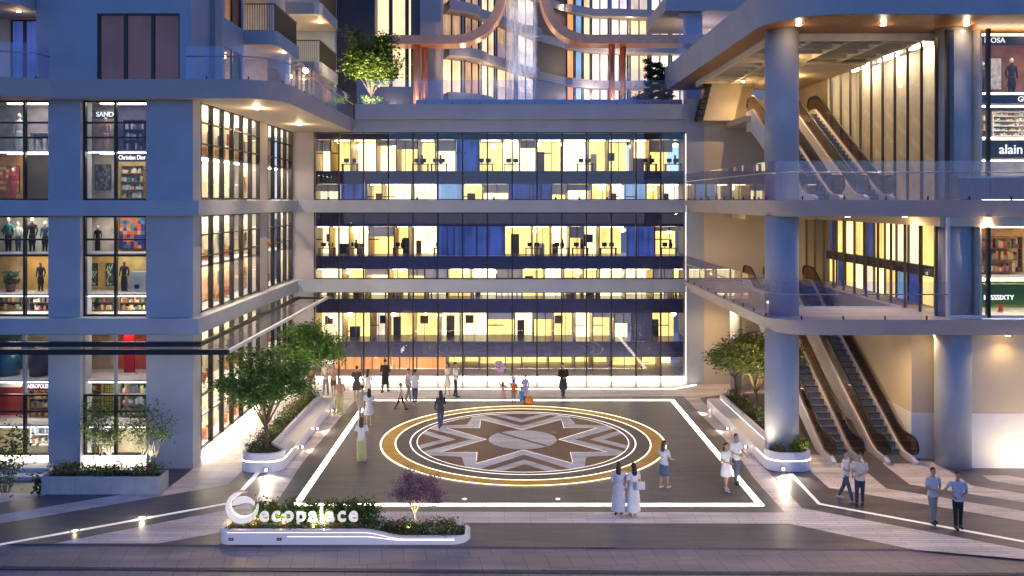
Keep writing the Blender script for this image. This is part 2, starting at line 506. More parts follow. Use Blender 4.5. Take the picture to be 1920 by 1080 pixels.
def stroke(mb, pts, wd, z):
    """flat line of width wd along a ground polyline, mitred"""
    L = inset_path(pts, wd/2); Rr = inset_path(pts, -wd/2)
    for i in range(len(pts)-1):
        mb.sheet([L[i], L[i+1], Rr[i+1], Rr[i]], z)
# white lines set in the paving, a faint glow painted in (left one with small ground lamps)
mb = MB()
stroke(mb, [G(-150, 1048), G(30, 1016), G(428, 944), G(452, 922), G(486, 884)], 0.17, 2*Z1)
stroke(mb, [G(1482, 888), G(1536, 945), G(2100, 1049)], 0.17, 2*Z1)
structure('paving_line', mb, emit('paving_line_glow', (1.0, 0.9, 0.85), 0.22))

# square outline of light
FR = [(-6.86, 43.4), (8.42, 43.4), (8.42, 28.45), (-6.86, 28.45)]
t = thing('light_frame', 'glowing white square outline of light set in the dark plaza paving', 'floor lights', (0.76, 36, 0))
for (a, b) in ((FR[0], FR[1]), (FR[2], FR[3])):
    MB().box(a[0]-0.1 if a[0] < b[0] else b[0]-0.1, b[0]+0.1 if a[0] < b[0] else a[0]+0.1, a[1]-0.1, a[1]+0.1, 0.002, 0.012).build('light_line', M['led'], t)
for x in (-6.86, 8.42):
    MB().box(x-0.1, x+0.1, 28.551, 43.299, 0.002, 0.012).build('light_line', M['led'], t)

# medallion
MC = (0.76, 36.2)
t = thing('floor_medallion', 'round star medallion inlaid in the plaza with gold outer ring', 'floor inlay', (MC[0], MC[1], 0))
MB().cyl(MC[0], MC[1], 0.0, 0.006, 4.5, 96).build('maroon_field', M['maroon'], t)
def pol(r, a): return (MC[0]+r*math.cos(R(a)), MC[1]+r*math.sin(R(a)))
def star(rc, rp, rd, da, z, mb):
    pts = []
    for q in range(4):
        a = 90*q
        pts += [pol(rc, a), pol(rp, a+da), pol(rd, a+45), pol(rp, a+90-da)]
    # a fan from the centre keeps the concave outline exact
    n = len(pts); mb.add([(MC[0], MC[1], z)]+[(p[0], p[1], z) for p in pts], [(0, 1+i, 1+(i+1) % n) for i in range(n)])
    return pts
mb = MB(); star(2.17, 4.95, 3.45, 25.5, 0.010, mb)
for q in range(4):
    a = R(90*q); c, s_ = math.cos(a), math.sin(a)
    loc = lambda u, v: (MC[0]+u*c-v*s_, MC[1]+u*s_+v*c)
    for sg in (1, -1):
        mb.sheet([loc(2.8, 0), loc(4.45, sg*1.65), loc(4.95, sg*1.55), loc(3.4, 0)], 0.0105)
mb.build('pale_star', M['pale'], t)
mb = MB(); P = star(1.52, 3.8, 2.62, 29, 0.014, mb); mb.build('maroon_star', M['maroon'], t)
mb = MB(); stroke(mb, P+[P[0]], 0.035, 0.0175); mb.build('star_light_line', emit('star_line', (1.0, .85, .75), .7), t)
mb = MB().ring(*MC, 4.40, 5.30, 0.018); mb.build('dark_ring', M['dark_stone'], t)
MB().ring(*MC, 5.30, 5.87, 0.020).build('gold_ring', M['gold'], t)
for r, wd in ((5.89, 0.06), (5.29, 0.045), (4.68, 0.05), (4.40, 0.03)):
    MB().ring(*MC, r-wd/2, r+wd/2, 0.024).build('light_ring', M['led_soft'] if r < 5 else emit('led_ring_warm', (1.0, 0.78, 0.45), 2.2), t)
MB().cyl(MC[0], MC[1], 0.0, 0.022, 1.42, 64).build('pale_hub', M['pale'], t)
d = Vector((1, -1.05)).normalized(); n_ = Vector((-d.y, d.x))*0.085
e0, e1 = Vector(MC)-d*1.40, Vector(MC)+d*1.40
MB().sheet([tuple(e0+n_), tuple(e0-n_), tuple(e1-n_), tuple(e1+n_)], 0.026).build('hub_slot', M['maroon'], t)

# glowing step line in front of the glass facade
mb = MB(); stroke(mb, [(-8.2, 45.95), (9.0, 45.95), (10.4, 47.0)], 0.14, 0.009)
tag(mb.build('step_light_line', emit('led_step', (1.0, 0.84, 0.66), 6.0)), 'long line of light along the step in front of the glass facade', 'floor light')

# ------------------------------------------------------------------ lamps
def add_light(kind, loc, energy, col=(1, 0.72, 0.38), size=0.1, parent=None, spot=None, aim=None, blend=0.6, name='lamp_light'):
    ld = bpy.data.lights.new(name, kind)
    ld.energy = energy; ld.color = col
    if kind == 'AREA': ld.size = size
    else: ld.shadow_soft_size = size
    if kind == 'SPOT': ld.spot_size = R(spot or 100); ld.spot_blend = blend
    o = bpy.data.objects.new(name, ld); COL.objects.link(o)
    off = wloc(parent) if parent else Vector((0, 0, 0))
    o.parent = parent
    o.location = Vector(loc)-off
    if aim is not None:
        o.rotation_euler = (Vector(aim)-Vector(loc)).to_track_quat('-Z', 'Y').to_euler()
    return o

def downlight(x, y, z, label, energy=90, r=0.09, spot=150, group='warm downlights in the soffits', col=(1, 0.66, 0.30), aim=(0, 0), glow=None):
    t = thing('downlight', label, 'ceiling lamp', (x, y, z), group)
    mb = MB(); mb.ring(x, y, r, r*1.45, z-0.012, 24); mb.ring(x, y, r*1.45, r*1.46, z-0.001, 24)
    mb.cyl(x, y, z-0.012, z-0.002, r*1.5, 24); mb.build('trim_ring', M['steel'], t)
    MB().cyl(x, y, z-0.045, z-0.0125, r, 20).build('lamp_lens', M['lamp'], t)
    add_light('SPOT', (x, y, z-0.06), energy, col, 0.06, t, spot, (x+aim[0], y+aim[1], z-2), 0.8)
    add_light('POINT', (x, y, z-0.22), glow or energy*0.10, col, 0.08, t)
    return t

# ------------------------------------------------------------------ left retail wing
LX, LY = -11.65, 32.3
LV = [(0.0, 5.06), (5.66, 9.45), (10.03, 13.80)]           # clear heights of the three storeys
wing = thing('retail_wing', 'blue-grey three storey shop building on the left with tall black framed windows', 'building', (-15, 34, 0))
WX = [(-19.45, -18.1, -17.06), (-15.86, -14.67, -13.40)]   # the two window bays on the front: left, mullion, right
for (a, b) in ((-17.06, -15.86), (-13.40, LX), (-23.5, -19.45)):
    for (z0, z1) in LV:
        MB().box(a, b, LY, LY+0.9, z0, z1).build('pillar', M['wall'], wing)
for a, b in ((41.1, 42.5), (47.25, 48.3)):
    for (z0, z1) in LV:
        MB().box(LX-0.6, LX, a, b, z0, z1).build('pillar', M['wall_warm'], wing)
# ledges
for z0, z1 in ((5.06, 5.66), (9.45, 10.03)):
    MB().prism([(-24, 31.9), (-11.3, 31.9), (-11.3, 47.2), (-11.7, 47.2), (-11.7, 48.3), (-24, 48.3)], z0, z1).build('ledge', M['wall'], wing, bevel=0.02)
MB().box(-24, -13.02, 36.2, 48.3, 0, 13.8).build('core_wall', M['wall_warm'], wing)
MB().box(-24, -12.25, 32.35, 48.3, -0.02, 0.02).build('shop_floor', M['white_paint'], wing)

def frame_front(x0, xm, x1, z0, z1, trans, y, parent, fw=0.07, first_to=None):
    mb = MB()
    for (xa, xb) in ((x0, x0+fw), (xm-fw*0.6, xm+fw*0.6), (x1-fw, x1)):
        mb.box(xa, xb, y-0.06, y+0.10, z0, z1 if first_to is None else first_to)
    top = z1 if first_to is None else first_to
    for zt in [z0+fw/2, top-fw/2]+trans:
        for (xa, xb) in ((x0+fw, xm-fw*0.6), (xm+fw*0.6, x1-fw)):
            mb.box(xa, xb, y-0.05, y+0.09, zt-fw/2, zt+fw/2)
    win = mb.build('window', M['black'], parent)
    pm = MB()
    for (xa, xb) in ((x0+fw, xm-fw*0.6), (xm+fw*0.6, x1-fw)):
        pm.quad((xa, y+0.02, z0), (xb, y+0.02, z0), (xb, y+0.02, z1), (xa, y+0.02, z1))
    pm.build('pane', M['g_shop'], win)
    if first_to is not None:     # pale mullions above the black entrance frame
        for (xa, xb) in ((x0, x0+fw), (xm-fw*0.6, xm+fw*0.6), (x1-fw, x1)):
            MB().box(xa, xb, y-0.06, y+0.10, first_to+0.001, z1).build('pale_mullion', M['wall'], win)
    return win
YW = LY+0.3
for (x0, xm, x1) in WX:
    frame_front(x0, xm, x1, 10.03, 13.80, [PZ(230, YW), PZ(258, YW)], YW, wing)
    frame_front(x0, xm, x1, 5.66, 9.45, [PZ(449, YW), PZ(479, YW)], YW, wing)
    frame_front(x0, xm, x1, 0.42, 5.06, [PZ(771, YW)], YW, wing, first_to=PZ(739, YW))
    MB().box(x0, x1, YW-0.02, YW+0.12, 0.02, 0.419).build('glowing_plinth', M['led_plinth'], wing)

ROWS = [(11.93, 13.80), (10.05, 11.86), (8.02, 9.45), (6.48, 7.95), (5.68, 6.42), (3.22, 5.06), (1.52, 3.15), (0.03, 1.46)]
CELLC = [  # back wall colours per storey row: left window two halves, right window two halves
 [(.30,.32,.36),(.36,.33,.40),(.42,.34,.28),(.10,.09,.22)],
 [(.55,.26,.08),(.03,.02,.015),(.42,.40,.36),(.42,.36,.16)],
 [(.72,.70,.64),(.55,.58,.52),(.80,.72,.66),(.75,.34,.05)],
 [(.52,.38,.20),(.55,.34,.10),(.70,.48,.14),(.50,.40,.16)],
 [(.42,.25,.14),(.28,.22,.20),(.36,.22,.12),(.50,.28,.08)],
 [(.14,.24,.30),(.30,.26,.24),(.58,.44,.28),(.55,.10,.06)],
 [(.50,.07,.05),(.52,.34,.12),(.50,.40,.12),(.55,.56,.30)],
 [(.40,.36,.22),(.22,.20,.16),(.45,.40,.26),(.42,.40,.28)]]
for wi, (x0, xm, x1) in enumerate(WX):
    xs = x0*1.055
    MB().box(xs-0.05, xs, YW+0.61, 35.2, 0.02, 13.8).build('shop_side_wall', M['brownwall'], wing)
    MB().box(x1, x1+0.05, YW+0.61, 35.2, 0.02, 13.8).build('shop_side_wall', M['brownwall'], wing)
    for ri, (z0, z1) in enumerate(ROWS):
        dep = 34.3 if ri not in (5,) else 34.9
        for h, (xa, xb) in enumerate(((x0, xm), (xm, x1))):
            c = CELLC[ri][wi*2+h]
            q = dep/YW; xa = xs if h == 0 else xa*q; xb = xb*q if h == 0 else x1
            MB().box(xa, xb, dep, dep+0.08, z0, z1).build('shop_back_wall', plain('shop_wall_%d%d%d' % (ri, wi, h), c, 0.6, var=0.3, scale=2.2), wing)
        if ri < 7:
            MB().box(xs+.01, x1-.01, YW+0.62, dep, z0-0.07, z0-0.005).build('shop_floor', M['white_paint'], wing)
            MB().box(x0, x1, YW+0.12, YW+.619, z0-0.07, z0-0.005).build('shop_floor', M['white_paint'], wing)
        if ri not in (4,):
            MB().box(x0+0.08, x1-0.08, YW+0.13, YW+0.20, z0-0.075-0.03, z0-0.0755).build('light_strip', M['led_shop'], wing) if ri < 7 else None
        s = emit('shop_ceiling_light', (1.0, 0.86, 0.62), 7.0)
        MB().box(x0+0.25, x1-0.25, YW+0.75, YW+1.0, z1-0.05, z1-0.012).build('ceiling_light', s, wing)

# glazed side of the wing
SB = [(33.15, 41.1, 6), (42.5, 47.25, 4)]
for fi, (z0, z1) in enumerate(LV):
    for (ya, yb, n) in SB:
        mb = MB(); st = (yb-ya)/n; zb = z0+(0.42 if fi == 0 else 0.05)
        for k in range(n+1):
            y = ya+k*st
            mb.box(LX-0.16, LX+0.02, max(ya, y-0.06), min(yb, y+0.06), zb, z1)
        H = z1-z0
        for q in ((0.0, 0.58, 0.80, 1.0) if fi else (0.0, 0.34, 0.49, 1.0)):
            zt = max(zb+0.03, min(z1-0.03, z0+q*H))
            for k in range(n):
                mb.box(LX-0.13, LX-0.01, ya+k*st+0.061, ya+(k+1)*st-0.061, zt-0.03, zt+0.03)
        win = mb.build('window', M['black'], wing)
        MB().quad((LX-0.08, ya, zb), (LX-0.08, yb, zb), (LX-0.08, yb, z1), (LX-0.08, ya, z1)).build('pane', M['g_shop'], win)
        if fi == 0:
            MB().box(LX-0.14, LX-0.02, ya, yb, 0.03, 0.419).build('glowing_plinth', M['led_plinth'], wing)
        mid = z0+0.47*H
        MB().box(-13.0, LX-0.2, ya, yb, mid-0.05, mid+0.04).build('shop_floor', M['white_paint'], wing)
        MB().box(-12.98, -12.90, ya, yb, z0+0.06, mid-0.06).build('shop_back_wall', plain('shop_wall_side_%d' % fi, [(.70,.60,.44),(.60,.36,.20),(.72,.62,.44)][fi], 0.6, var=0.5, scale=2.0), wing)
        MB().box(-12.98, -12.90, ya, yb, mid+0.05, z1-0.02).build('shop_back_wall', plain('shop_wall_cream_%d' % fi, (.78,.70,.54), 0.6, var=0.3, scale=1.3), wing)
        for zz in (mid-0.06, z1-0.005):
            MB().box(-12.5, -12.3, ya+0.1, yb-0.1, zz-0.05, zz-0.012).build('ceiling_light', emit('side_shop_light', (1.0, 0.86, 0.62), 21.0), wing)
        if fi == 2:
            MB().box(-12.85, LX-0.25, ya+0.05, yb-0.05, z1-0.30, z1-0.06).build('light_strip', emit('side_cove_light', (1.0, 0.86, 0.62), 2.2), wing)
MB().box(-13.0, LX-0.17, 32.9, 33.149, 0.02, 13.8).build('return_wall', M['wall_warm'], wing)

# balcony slab above the shops: rounded corner over the plaza
slab_poly = [(-24, 31.0), (-18.3, 31.0), (-17.4, 31.25), (-16.6, 31.6)]
for i in range(13):
    a = R(-90+90*i/12); slab_poly.append((-9.9+1.7*math.cos(a), 33.6+2.0*math.sin(a)))
slab_poly += [(-8.2, 48.3), (-24, 48.3)]
bt = [(x-0.12 if x > -9.9 else x, y+0.12 if y < 34 else y) for x, y in slab_poly]
MB().prism(bt, 13.80, 14.46, slab_poly).build('balcony_slab', M['wall_warm'], wing)
MB().prism([(x-0.14 if x > -9.9 else x, y+0.14 if y < 34 else y) for x, y in slab_poly], 13.785, 13.7985).build('soffit', plain('soffit_paint', (.55, .47, .40), .6, var=.05), wing)

def glass_rail(name, label, path, z0, h, rail=None, clips=(), group=None, mat='g_rail', panel=1.5):
    """frameless balustrade along an open ground polyline, with joints, a slim rail and clamp feet"""
    t = thing(name, label, 'balustrade', (path[0][0], path[0][1], z0), group)
    # split the polyline into panels
    L = [0]
    for a, b in zip(path, path[1:]): L.append(L[-1]+math.dist(a, b))
    def at(s):
        s = max(0, min(L[-1], s))
        for i in range(len(L)-1):
            if s <= L[i+1]+1e-9:
                u = (s-L[i])/max(1e-9, L[i+1]-L[i])
                return (path[i][0]+u*(path[i+1][0]-path[i][0]), path[i][1]+u*(path[i+1][1]-path[i][1]))
        return path[-1]
    n = max(1, round(L[-1]/panel)); st = L[-1]/n
    for k in range(n):
        a, b = k*st+0.006, (k+1)*st-0.006
        ss = [a]+[l for l in L if a < l < b]+[b]
        mb = MB(); ribbon(mb, [at(s) for s in ss], z0, z0+h, 0.016)
        mb.build('glass_panel', M[mat], t)
    if rail:
        MB().tube([(p[0], p[1]-0.03, z0+rail) for p in path], 0.022, 8).build('rail', M['steel'] if mat == 'g_rail' else M['black'], t)
    for k in range(n):
        x, y = at((k+.5)*st); MB().box(x-0.02, x+0.02, y-0.03, y+0.03, z0-0.02, z0+0.13).build('clamp', M['black'], t)
    return t
rail_path = [(p[0]-0.12, p[1]+0.1) for p in slab_poly[4:-1]]
rail_path = [(-11.7, 31.72)]+rail_path[:-1]+[(-8.32, 47.4)]
glass_rail('glass_balustrade', 'curved glass balustrade on the rounded slab edge above the left shops', rail_path, 14.46, 1.22, rail=0.85)
glass_rail('glass_balustrade', 'glass balustrade of the small curved balcony at the upper left corner', [(-22, 31.15), (-18.4, 31.15), (-17.6, 31.35), (-17.15, 31.75), (-17.05, 32.4)], 14.46, 1.30, rail=0.95)
downlight(-10.1, 35.2, 13.785, 'warm downlight in the left soffit nearer the street', 1000, spot=125, aim=(1.0, -.4), glow=42, col=(1, .68, .36))
downlight(-10.1, 42.5, 13.785, 'warm downlight in the left soffit nearer the glass facade', 1100, spot=125, aim=(1.0, -.6), glow=42, col=(1, .68, .36))

# glass canopy over the ground floor shop fronts
t = thing('glass_canopy', 'flat glass canopy with black edge bars above the left shop fronts', 'canopy', (-10.6, 30.5, 4.73))
zc_ = 4.73
MB().box(-24, -9.62, 30.10, 30.24, zc_-0.09, zc_+0.09).build('front_bar', M['black'], t)
MB().box(-24, -11.15, 31.74, 31.88, zc_-0.09, zc_+0.09).build('wall_bar', M['black'], t)
MB().box(-9.74, -9.62, 30.245, 47.2, zc_-0.06, zc_+0.06).build('side_bar', M['white_paint'], t)  # bar painted white to show the reflection along it
MB().box(-11.28, -11.15, 31.885, 47.2, zc_-0.08, zc_+0.08).build('side_wall_bar', M['black'], t)
mb = MB()
mb.quad((-24, 30.245, zc_), (-9.75, 30.245, zc_), (-9.75, 31.735, zc_), (-24, 31.735, zc_))
mb.quad((-11.145, 31.736, zc_), (-9.75, 31.736, zc_), (-9.75, 47.2, zc_), (-11.145, 47.2, zc_))
mb.build('canopy_pane', M['g_canopy'], t)
MB().box(-11.1, -9.78, 46.95, 47.09, zc_-0.05, zc_+0.05).build('end_bar', M['black'], t)
# steps to the shop entrance at the far left
mb = MB(); mb.box(-24, G(76, 905)[0], 30.9, 32.28, 0.005, 0.13); mb.box(-24, G(76, 905)[0]-0.1, 31.5, 32.28, 0.131, 0.26)
tag(mb.build('entrance_steps', M['pave_light']), 'two pale stone steps up to the shop at the far left', 'steps')

# ------------------------------------------------------------------ central glass wing
FY = 47.5
cw = thing('glass_wing', 'wide three storey glass fronted block at the back of the plaza with reflected offices inside', 'building', (0, FY, 0))
FXL, FXR = -10.47, 9.95
GZ = [(0.02, 5.02), (5.72, 9.38), (10.06, 13.78)]
MX = [FXL+(FXR-FXL)*k/15 for k in range(16)]
for (z0, z1) in ((5.02, 5.72), (9.38, 10.06)):
    MB().box(-11.62, 9.90, FY-0.35, FY+0.4, z0, z1).build('floor_band', M['wall'], cw)
MB().box(-11.62, FXL, FY-0.1, FY+0.5, 0, 5.02).build('jamb', M['wall_warm'], cw)
MB().box(-11.62, FXL, FY-0.1, FY+0.5, 5.721, 9.379).build('jamb', M['wall_warm'], cw)
MB().box(-11.62, FXL, FY-0.1, FY+0.5, 10.061, 13.78).build('jamb', M['wall_warm'], cw)
MB().box(FXR+0.02, 10.9, FY-0.3, FY+0.6, 0, 15.6).build('end_pillar', M['wall'], cw)
MB().box(-11.62, FXR, FY-0.1, FY+0.5, 13.78, 14.46).build('floor_band', M['wall'], cw)
MB().box(-8.15, FXR+0.05, FY-0.45, FY+0.6, 14.465, 15.28).build('parapet', M['wall'], cw)
MB().box(-8.15, 16, FY+0.6, 61, 14.9, 15.2).build('deck', M['pave_light'], cw)
MB().box(PX(780, 48.4), FXR, 48.3, 48.7, 15.2, 15.68).build('planter_wall', M['wall'], cw)
for (z0, z1) in GZ:
    for k, x in enumerate(MX):
        mb = MB().box(x-0.035, x+0.035, FY-0.06, FY+0.12, z0, z1); mb.build('mullion', M['black'], cw)
    for k in range(15):
        MB().quad((MX[k]+0.036, FY, z0), (MX[k+1]-0.036, FY, z0), (MX[k+1]-0.036, FY, z1), (MX[k]+0.036, FY, z1)).build('glass_pane', M['g_face'], cw)
    MB().box(FXL, FXR, FY-0.05, FY+0.1, z1-0.06, z1-0.004).build('head_rail', M['black'], cw)
    if z0 > 1: MB().box(FXL, FXR, FY-0.05, FY+0.1, z0+0.004, z0+0.05).build('sill_rail', M['black'], cw)
MB().box(FXL+0.1, FXR, FY+0.14, FY+0.34, 0.02, 0.30).build('glowing_plinth', emit('facade_base_light', (1.0, 0.85, 0.62), 5.0), cw)
MB().box(FXR-0.03, FXR+0.015, FY-0.09, FY-0.061, 0, 13.7).build('edge_light', M['led_soft'], cw)
# lit galleries behind the glass, standing in for a reflected office block
OY = 51.0
LIT = [(11.79, 13.62), (9.28, 11.0), (6.76, 8.49), (4.24, 5.97), (1.72, 3.39), (0.03, 0.78)]
SLB = [(13.62, 14.4), (11.0, 11.79), (8.49, 9.28), (5.97, 6.76), (3.39, 4.24), (0.78, 1.72)]
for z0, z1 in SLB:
    MB().box(FXL-1, FXR+1, OY, OY+3.4, z0+0.01, z1-0.01).build('reflection_slab', M['navy'], cw)
MB().box(FXL-1, FXR+1, FY+0.36, OY+3.4, -0.02, 0.018).build('lobby_floor', M['pave_light'], cw)
MB().box(FXL-1.1, FXL-1.0, FY+0.5, OY+3.4, 0, 14.4).build('end_wall', M['tan'], cw)
MB().box(FXR+1.0, FXR+1.1, FY+0.6, OY+3.4, 0, 14.4).build('end_wall', M['tan'], cw)
rnd = random.Random(21)
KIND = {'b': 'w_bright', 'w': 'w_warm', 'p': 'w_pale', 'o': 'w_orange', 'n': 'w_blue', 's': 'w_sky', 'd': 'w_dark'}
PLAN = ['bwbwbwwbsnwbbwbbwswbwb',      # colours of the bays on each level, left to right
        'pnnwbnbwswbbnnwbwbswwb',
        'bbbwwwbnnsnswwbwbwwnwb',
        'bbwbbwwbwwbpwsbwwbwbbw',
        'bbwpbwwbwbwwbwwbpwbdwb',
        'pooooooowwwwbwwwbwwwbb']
BW = (FXR-FXL+1.6)/16
M['office_back'] = [plain('office_wall_%d' % i, c, .6, var=.25, scale=1.5) for i, c in enumerate(((.70,.50,.20),(.75,.60,.34),(.55,.34,.12),(.62,.55,.42)))]
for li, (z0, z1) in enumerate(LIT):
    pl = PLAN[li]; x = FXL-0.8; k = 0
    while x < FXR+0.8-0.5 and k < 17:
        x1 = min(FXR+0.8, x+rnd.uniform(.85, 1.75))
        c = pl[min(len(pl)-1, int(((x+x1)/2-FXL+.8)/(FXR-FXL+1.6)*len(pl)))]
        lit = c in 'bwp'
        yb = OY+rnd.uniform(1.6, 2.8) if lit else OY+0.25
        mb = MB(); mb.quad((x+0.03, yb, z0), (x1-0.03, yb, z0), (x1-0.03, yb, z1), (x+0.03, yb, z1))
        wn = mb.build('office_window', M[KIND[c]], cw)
        fm = MB(); fm.box(x-0.03, x+0.03, OY+0.02, OY+0.14, z0, z1)
        xm = x+(x1-x)*rnd.uniform(.4, .6)
        if rnd.random() < .7: fm.box(xm-0.015, xm+0.015, OY+0.03, OY+0.12, z0, z1)
        if rnd.random() < .3: fm.box(x+.031, xm-.016, OY+.04, OY+.1, z0+(z1-z0)*.55, z0+(z1-z0)*.585)
        fm.build('frame', M['black'] if rnd.random() < .6 else M['navy'], wn)
        if lit:
            pw = MB(); pw.box(x-.02, x+.02, OY+.2, yb, z0, z1); pw.build('partition', M['office_back'][rnd.randrange(4)], wn)
            if z1-z0 > 1:  # added ceiling strips grade each bay brighter towards its top
                MB().box(x+.15, x1-.15, OY+.5, OY+.62, z1-.05, z1-.013).build('ceiling_light', emit('gallery_fill_%d' % rnd.randrange(3), (1, (.78, .86, .70)[k % 3], (.40, .6, .3)[k % 3]), 7.0), wn)
                r_ = rnd.random()
                if r_ < .35:      # wall cabinet
                    xa = x+.1+rnd.random()*.3; MB().box(xa, min(x1-.05, xa+rnd.uniform(.3, .7)), yb-.3, yb-.02, z0+.01, z0+rnd.uniform(.5, 1.3)).build('cabinet', M[('bark', 'brownwall', 'navy', 'white_paint', 'darkclad')[rnd.randrange(5)]], wn)
                elif r_ < .6:     # half drawn blind
                    MB().box(x+.04, x1-.04, OY+.16, OY+.18, z1-rnd.uniform(.25, .8), z1-.002).build('blind', M[('white_paint', 'cream', 'wall')[rnd.randrange(3)]], wn)
                elif r_ < .75:
                    MB().box(x+.2, min(x1-.1, x+.7), yb-.03, yb-.01, z0+.7, z0+1.2).build('picture', M[('navy', 'maroon', 'bark')[rnd.randrange(3)]], wn)
        x = x1; k += 1

# pendant lamps and desks of the galleries, part of the reflection stand-in
FLN = ['topmost', 'fifth', 'fourth', 'third', 'second', 'lowest']
for li, (z0, z1) in enumerate(LIT[:5]):
    cnt = 0
    for k in range(16):
        c = PLAN[li][int((k+0.5)/16*len(PLAN[li]))]
        if c not in 'bw' or rnd.random() < .35: continue
        x = FXL-0.8+(k+0.5)*BW+rnd.uniform(-0.4, 0.4); pr = rnd.uniform(.10, .19); pd = rnd.uniform(.2, .36)
        t = thing('pendant_lamp', '%s glowing pendant lamp from the left on the %s reflected gallery' % (ORD[cnt], FLN[li]), 'pendant lamp', (x, OY+1.2, z1), 'pendant lamps of the %s reflected gallery' % FLN[li])
        cnt += 1
        MB().tube([(x, OY+1.2, z1), (x, OY+1.2, z1-pd+.1)], 0.012, 6).build('cord', M['black'], t)
        MB().ball((x, OY+1.2, z1-pd), pr, pr, pr*.8, 14, 8).build('lamp_shade', emit('pendant_shade', (1.0, 0.86, 0.5), 5.0), t)
for li in (0, 1, 2, 3):
    z0, z1 = LIT[li]
    cnt = 0
    for k in range(16):
        c = PLAN[li][int((k+0.5)/16*len(PLAN[li]))]
        if c == 's' or rnd.random() < 0.3: continue
        x = FXL-0.8+(k+0.5)*BW+rnd.uniform(-0.3, 0.3)
        t = thing('office_desk', '%s dark desk with monitors from the left on the %s reflected gallery' % (ORD[cnt], FLN[li]), 'desk', (x, OY+0.8, z0), 'desks of the %s reflected gallery' % FLN[li])
        cnt += 1
        mb = MB(); mb.box(x-0.5, x+0.5, OY+0.5, OY+1.0, z0+0.40, z0+0.44); mb.box(x-0.48, x-0.42, OY+0.52, OY+0.98, z0+0.01, z0+0.40); mb.box(x+0.42, x+0.48, OY+0.52, OY+0.98, z0+0.01, z0+0.40)
        mb.build('desk_top', M['darkclad'], t)
        for dx in (-0.22, 0.2)[:rnd.choice((1, 2, 2))]:
            mb = MB(); mb.box(x+dx-0.15, x+dx+0.15, OY+0.74, OY+0.77, z0+0.52, z0+0.76); mb.box(x+dx-0.02, x+dx+0.02, OY+0.75, OY+0.79, z0+0.44, z0+0.52)
            mb.build('monitor', M['black'], t)
        if rnd.random() < 0.6:
            mb = MB(); mb.ball((x+0.1, OY+0.62, z0+0.62), 0.12, 0.10, 0.2, 10, 6); mb.ball((x+0.1, OY+0.62, z0+0.88), 0.075, 0.08, 0.09, 10, 6)
            mb.build('chair_back', M['navy'], t)

# ------------------------------------------------------------------ lettering
def text_mesh(body, size, depth, mat, name, parent=None, loc=(0, 0, 0), rot=(R(90), 0, 0), align='LEFT', bold=0.0, space=1.0):
    cu = bpy.data.curves.new(name, 'FONT')
    cu.body = body; cu.size = size; cu.extrude = depth; cu.align_x = align; cu.offset = bold; cu.space_character = space
    cu.resolution_u = 4
    tmp = bpy.data.objects.new(name+'_tmp', cu); COL.objects.link(tmp)
    dg = bpy.context.evaluated_depsgraph_get()
    me = bpy.data.meshes.new_from_object(tmp.evaluated_get(dg))
    bpy.data.objects.remove(tmp); bpy.data.curves.remove(cu)
    me.materials.clear()
    o = link_mesh(name, me, mat, parent)
    off = wloc(parent) if parent else Vector((0, 0, 0))
    o.location = Vector(loc)-off
    o.rotation_euler = rot
    return o

def fascia_sign(label, words, x0, x1, y, z0, z1, mat, tmat, tx=None, size=None, bold=0.003, maxw=None):
    if x0 < 0: x0 *= y/YW; x1 *= y/YW; tx = tx*y/YW if tx else None
    t = thing('shop_sign', label, 'shop sign', ((x0+x1)/2, y, z0))
    MB().box(x0, x1, y, y+0.08, z0, z1).build('sign_board', mat, t)
    if words:
        o = text_mesh(words, size or (z1-z0)*0.8, 0.012, tmat, 'lettering', t, (tx if tx is not None else x0+0.06, y-0.013, z0+(z1-z0)*0.25), bold=bold)
        if maxw: o.scale.x = min(1.0, maxw/max(v.co.x for v in o.data.vertices))
    return t
M['sign_dark'] = plain('dark_sign_board', (0.03, 0.03, 0.045), 0.4)
M['letter_lit'] = emit('lit_lettering', (1, 0.95, 0.9), .55)
M['letter_dim'] = emit('dim_lettering', (0.85, 0.88, 0.95), 0.45)
PYS = YW+0.95
fascia_sign('shop sign reading EI SAND at the top of the upper left tall window', 'EI  SAND', -15.8, -14.75, PYS, 13.20, 13.52, plain('sign_grey', (.12, .13, .16), .5), M['letter_dim'], size=0.26)
fascia_sign('dark shop sign reading Christian Dior in the upper storey window', 'Christian Dior', -14.62, -13.46, PYS-0.3, 11.52, 11.84, M['sign_dark'], M['letter_lit'], size=0.24, tx=-14.56, maxw=1.05)
fascia_sign('dark red shop sign reading AEROPOLES in the ground floor window at the left', 'AEROPOLES', -18.05, -17.12, PYS-0.3, 2.72, 3.06, plain('sign_red', (.22, .015, .03), .5), M['letter_lit'], size=0.22, tx=-18.0, maxw=.84)
t = fascia_sign('dark sign board with a pale oval emblem in the ground floor window', '', -15.8, -14.8, PYS-0.3, 1.02, 1.44, M['sign_dark'], M['letter_lit'])
MB().ball((-15.4, PYS-0.31, 1.25), 0.19, 0.02, 0.16, 20, 10).build('emblem', M['letter_dim'], t)
text_mesh('ONS', 0.24, 0.01, M['black'], 'lettering', thing('wall_lettering', 'small black ONS lettering on the white wall of the middle left window', 'shop sign', (-20.0, 33.9, 8.6)), (-19.95, 34.27, 8.75), bold=0.008)

